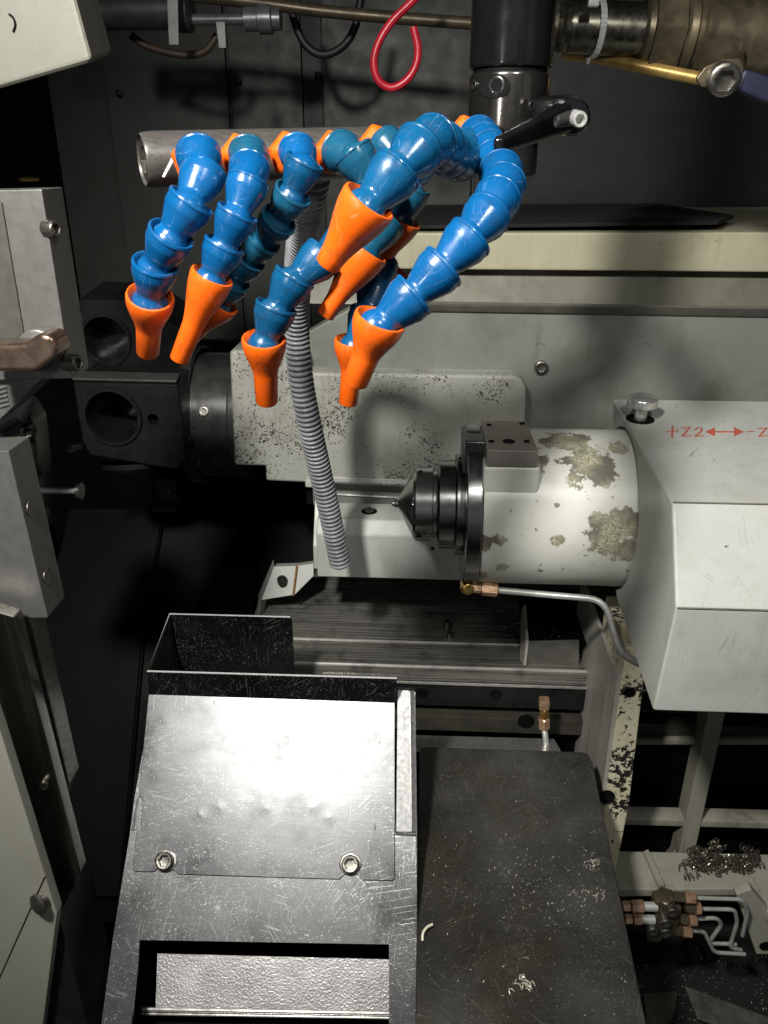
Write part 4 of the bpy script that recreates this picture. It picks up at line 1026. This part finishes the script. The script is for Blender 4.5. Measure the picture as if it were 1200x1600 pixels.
hose('blue hose ending in the upright nozzle that hangs just left of the ribbed conduit',
     [(655, 208, .515), (664, 235, .49), (640, 275, .475), (606, 320, .46), (560, 365, .44), (510, 398, .422), (458, 440, .412), (428, 492, .41), (413, 542, .41)], (417, 628, .42), 'blue2', (3.2, .56, 1.5))
hose('long bright blue hose descending from beside the lever to the lower nozzle in front',
     [(728, 206, .53), (749, 215, .475), (770, 246, .435), (785, 286, .400), (770, 322, .375), (741, 362, .357), (703, 405, .350), (662, 446, .345), (622, 483, .342), (588, 514, .340)], (555, 598, .345), 'blue', (3.2, .54, 1.3))
hose('shadowed blue hose whose nozzle is partly behind the lowest front nozzle',
     [(612, 268, .515), (606, 310, .495), (601, 355, .48), (594, 405, .465), (586, 455, .45), (570, 503, .437), (553, 545, .43)], (544, 630, .435), 'blue2', (3.2, .52, 1.4))
hose('shadowed hose with small flared fan nozzle tucked behind the middle nozzles',
     [(600, 262, .535), (590, 300, .525), (582, 345, .515), (580, 385, .505)], (614, 442, .50), 'teal', 'fan')
# sealing tape tail at the first hose
m = MB(); m.prism([at(268, 246, y=.4415), at(272, 250, y=.4415), at(257, 277, y=.4425), at(253, 276, y=.4425)], V((0, .0006, 0)))
tag(m.build('tape_tail', plain('tape', (.6, .58, .5), .6)), 'loose end of white sealing tape on the bar by the first hose', 'tape')

# ribbed conduit
pts = [(496, 240, .53), (484, 300, .545), (472, 370, .60), (465, 440, .66), (463, 510, .69), (470, 590, .70), (483, 660, .71), (500, 735, .73), (517, 810, .745), (532, 883, .755)]
cv = cr([at(*p[:2], y=p[2]) for p in pts], 60)
tot = [0]
for a, b in zip(cv, cv[1:]): tot.append(tot[-1]+(b-a).length)
pitch = .0050
def resample(step):
    out = []; s = 0; i = 0
    while s < tot[-1]:
        while tot[i+1] < s: i += 1
        f_ = (s-tot[i])/(tot[i+1]-tot[i]); out.append(cv[i].lerp(cv[i+1], f_)); s += step
    return out
pp_ = resample(pitch/8); rc = pm(at(470, 590, y=.69), 20)
m = MB()
def rr(i):
    ph = i % 8
    return rc*(1.0 if ph in (1, 2, 3) else .96 if ph in (0, 4) else .78)
m.tube(pp_, rr, 28, cap=False)
m.tube(pp_[-10:], lambda i: rc*.80, 28, cap=False)
o = m.build('ribbed_conduit', M['corr'], loc=pp_[-1], ang=50)
tag(o, 'grey ribbed flexible conduit hanging behind the hoses with a cut open end', 'conduit')

# ================================================================== TOP RIGHT VALVE
yv = .80
t = thing('ball_valve', 'oily brass ball valve with pipe, nut and dark blue lever at the top right', 'valve', at(1100, 100, y=yv))
a, b = at(862, 40, y=yv), at(1030, 48, y=yv); dv = (at(1180, 58, y=yv)-a).normalized()
u = pm(a, 1.0)
m = MB(); m.lathe([(0, 0), (0, 34*u), (6*u, 37*u), (10*u, 33*u), (14*u, 37*u), (19*u, 34*u), (24*u, 37*u), (26*u, 37*u), (27*u, 38*u), (150*u, 38*u)], a, dv, 48); m.build('pipe', brushed('oily_pipe', (.13, .125, .10), .3, 'y', 200, .9, .3, .5, (.03, .025, .015)), t)
m = MB(); m.lathe([(138*u, 40*u), (142*u, 46*u), (150*u, 47*u), (152*u, 44*u), (152*u, 48*u, 6), (196*u, 49*u, 6), (198*u, 44*u), (202*u, 44*u)], a, dv, 48); m.build('hex_end', M['oldbrass'], t)
m = MB(); m.lathe([(198*u, 48*u), (202*u, 54*u), (212*u, 55*u), (216*u, 50*u), (222*u, 50*u), (226*u, 56*u), (236*u, 56*u), (244*u, 52*u), (290*u, 52*u), (296*u, 58*u), (380*u, 58*u), (380*u, 0)], a, dv, 48); m.build('valve_body', M['oldbrass'], t)
m = MB(); q = at(1125, 92, y=yv-.03); m.lathe([(0, 34*u), (.02, 26*u), (.02, 0)], q, V((0, -1, -.5)), 32); m.build('stem_boss', M['oldbrass'], t)
m = MB(); m.prism([at(x, y, y=yv-.055) for x, y in ((1088, 122), (1102, 104), (1130, 92), (1158, 90), (1164, 106), (1155, 135), (1125, 141), (1096, 136))], V((0, .005, 0)), bevel=.0015); hd = m.build('handle_plate', M['oldbrass'], t)
bolt(hd, at(1128, 122, y=yv-.055), V((0, -1, -.25)), .0125, .010, M['bolt'], 'nut')
m = MB(); m.prism([at(x, y, y=yv-.057) for x, y in ((1164, 106), (1215, 122), (1240, 150), (1225, 168), (1185, 156), (1150, 140))], V((0, .010, 0)), bevel=.003); m.build('lever_grip', M['darkblue'], hd)
t = thing('drain_tube', 'golden oily tube slanting below the valve pipe', 'tube', at(1000, 105, y=.82))
m = MB(); m.tube([at(880, 84, y=.82), at(930, 88, y=.81), at(1010, 106, y=.79), at(1100, 124, y=.765)], 9.5*u, 14); m.build('tube', M['goldrod'], t)
t = thing('cable_tie', 'white cable tie around the valve pipe', 'cable tie', at(925, 90, y=.75))
m = MB()
lp = [a+dv*(62*u)+(Y_*math.cos(R_(k))+Z*math.sin(R_(k)))*39.5*u for k in range(60, 300, 12)]
lp = [p+X*(.006*math.sin(R_(i*9))) for i, p in enumerate(lp)]
for p, q in zip(lp, lp[1:]):
    n_ = ((p+q)/2-(a+dv*(62*u))); n_ -= dv*n_.dot(dv)
    m.stroke([p, q], .0050, n_.normalized(), .0016)
m.build('strap', M['tie'], t)
m = MB(); m.prism([lp[-1]+V((-.002, 0, 0)), lp[-1]+V((.002, 0, 0)), at(921, 100, y=.775), at(917, 100, y=.775)], V((0, .001, 0))); m.build('tail', M['tie'], t)
m = MB(); m.box(at(927, 4, y=.755), (.009, .006, .006), bevel=.001); m.build('tie_head', M['tie'], t)

# ================================================================== DIM THINGS AGAINST THE BACK WALL
yw = 1.15
m = MB(); m.tube(cr([at(*p, y=yw-.1) for p in ((668, -22), (640, 6), (612, 34), (592, 66), (584, 98), (592, 126), (612, 137), (634, 126), (649, 104), (653, 76), (646, 42))], 10), pm(at(600, 60, y=yw-.1), 6.2), 14)
tag(m.build('red_air_tube', M['red'], loc=at(610, 138, y=yw-.1)), 'red air tube hanging in a loop before the dark back wall', 'tube')
m = MB(); m.tube(cr([at(*p, y=yw) for p in ((300, -6), (400, 4), (500, 17), (620, 28), (760, 38))], 6), pm(at(500, 10, y=yw), 9), 14)
tag(m.build('pipe', plain('dim_brown_pipe', (.085, .068, .045), .4, .5), loc=at(500, 26, y=yw)), 'brownish metal pipe running along the top of the dark back wall', 'pipe')
m = MB(); m.tube(cr([at(*p, y=yw+.06) for p in ((450, -20), (458, 25), (472, 62), (492, 82), (515, 84), (540, 68), (556, 38), (566, -15))], 8), pm(at(500, 80, y=yw), 6.5), 12)
tag(m.build('cable', M['blackdull'], loc=at(500, 86, y=yw+.06)), 'black cable sagging in a loop below the brown pipe', 'cable')
m = MB(); m.tube(cr([at(*p, y=yw+.04) for p in ((205, 55), (225, 70), (255, 80), (290, 86), (320, 80), (340, 55))], 8), pm(at(300, 80, y=yw), 6), 12)
tag(m.build('cable', plain('brown_cable', (.05, .03, .02), .5), loc=at(300, 86, y=yw+.04)), 'brown cable drooping under the air cylinder at the upper left', 'cable')
t = thing('air_cylinder', 'dark air cylinder with grey end fitting against the wall, upper left', 'cylinder', at(250, 40, y=yw))
w_ = pm(at(250, 20, y=yw), 1.0); c0 = at(165, 18, y=yw)
m = MB(); m.lathe([(0, 0), (0, 26*w_), (108*w_, 26*w_), (112*w_, 30*w_), (134*w_, 30*w_), (138*w_, 20*w_), (138*w_, 0)], c0, X, 40); m.build('barrel', plain('cylinder_grey', (.05, .053, .056), .4, .3), t)
m = MB(); m.lathe([(138*w_, 8*w_), (220*w_, 8*w_), (220*w_, 17*w_), (240*w_, 17*w_), (242*w_, 21*w_), (262*w_, 21*w_), (264*w_, 16*w_), (276*w_, 16*w_), (276*w_, 0)], c0+V((0, 0, -12*w_)), X, 40); m.build('rod_end', plain('fitting_grey', (.14, .145, .15), .35, .5), t)
for i, (x0, x1, y0, y1, lab) in enumerate(((259, 279, -40, 70, 'long pale strap hanging over the air cylinder'), (337, 353, 34, 75, 'short pale strap hanging beside the rod end of the air cylinder'))):
    m = MB(); m.prism([at(x0, y0, y=yw-.05), at(x1-2, y0, y=yw-.05), at(x1, y1, y=yw-.05), at(x0+5, y1, y=yw-.05)], V((0, .002, 0)), bevel=.0006)
    tag(m.build('strap', plain('pale_strap', (.22, .225, .225), .5)), lab, 'strap', 'pale hanging straps')
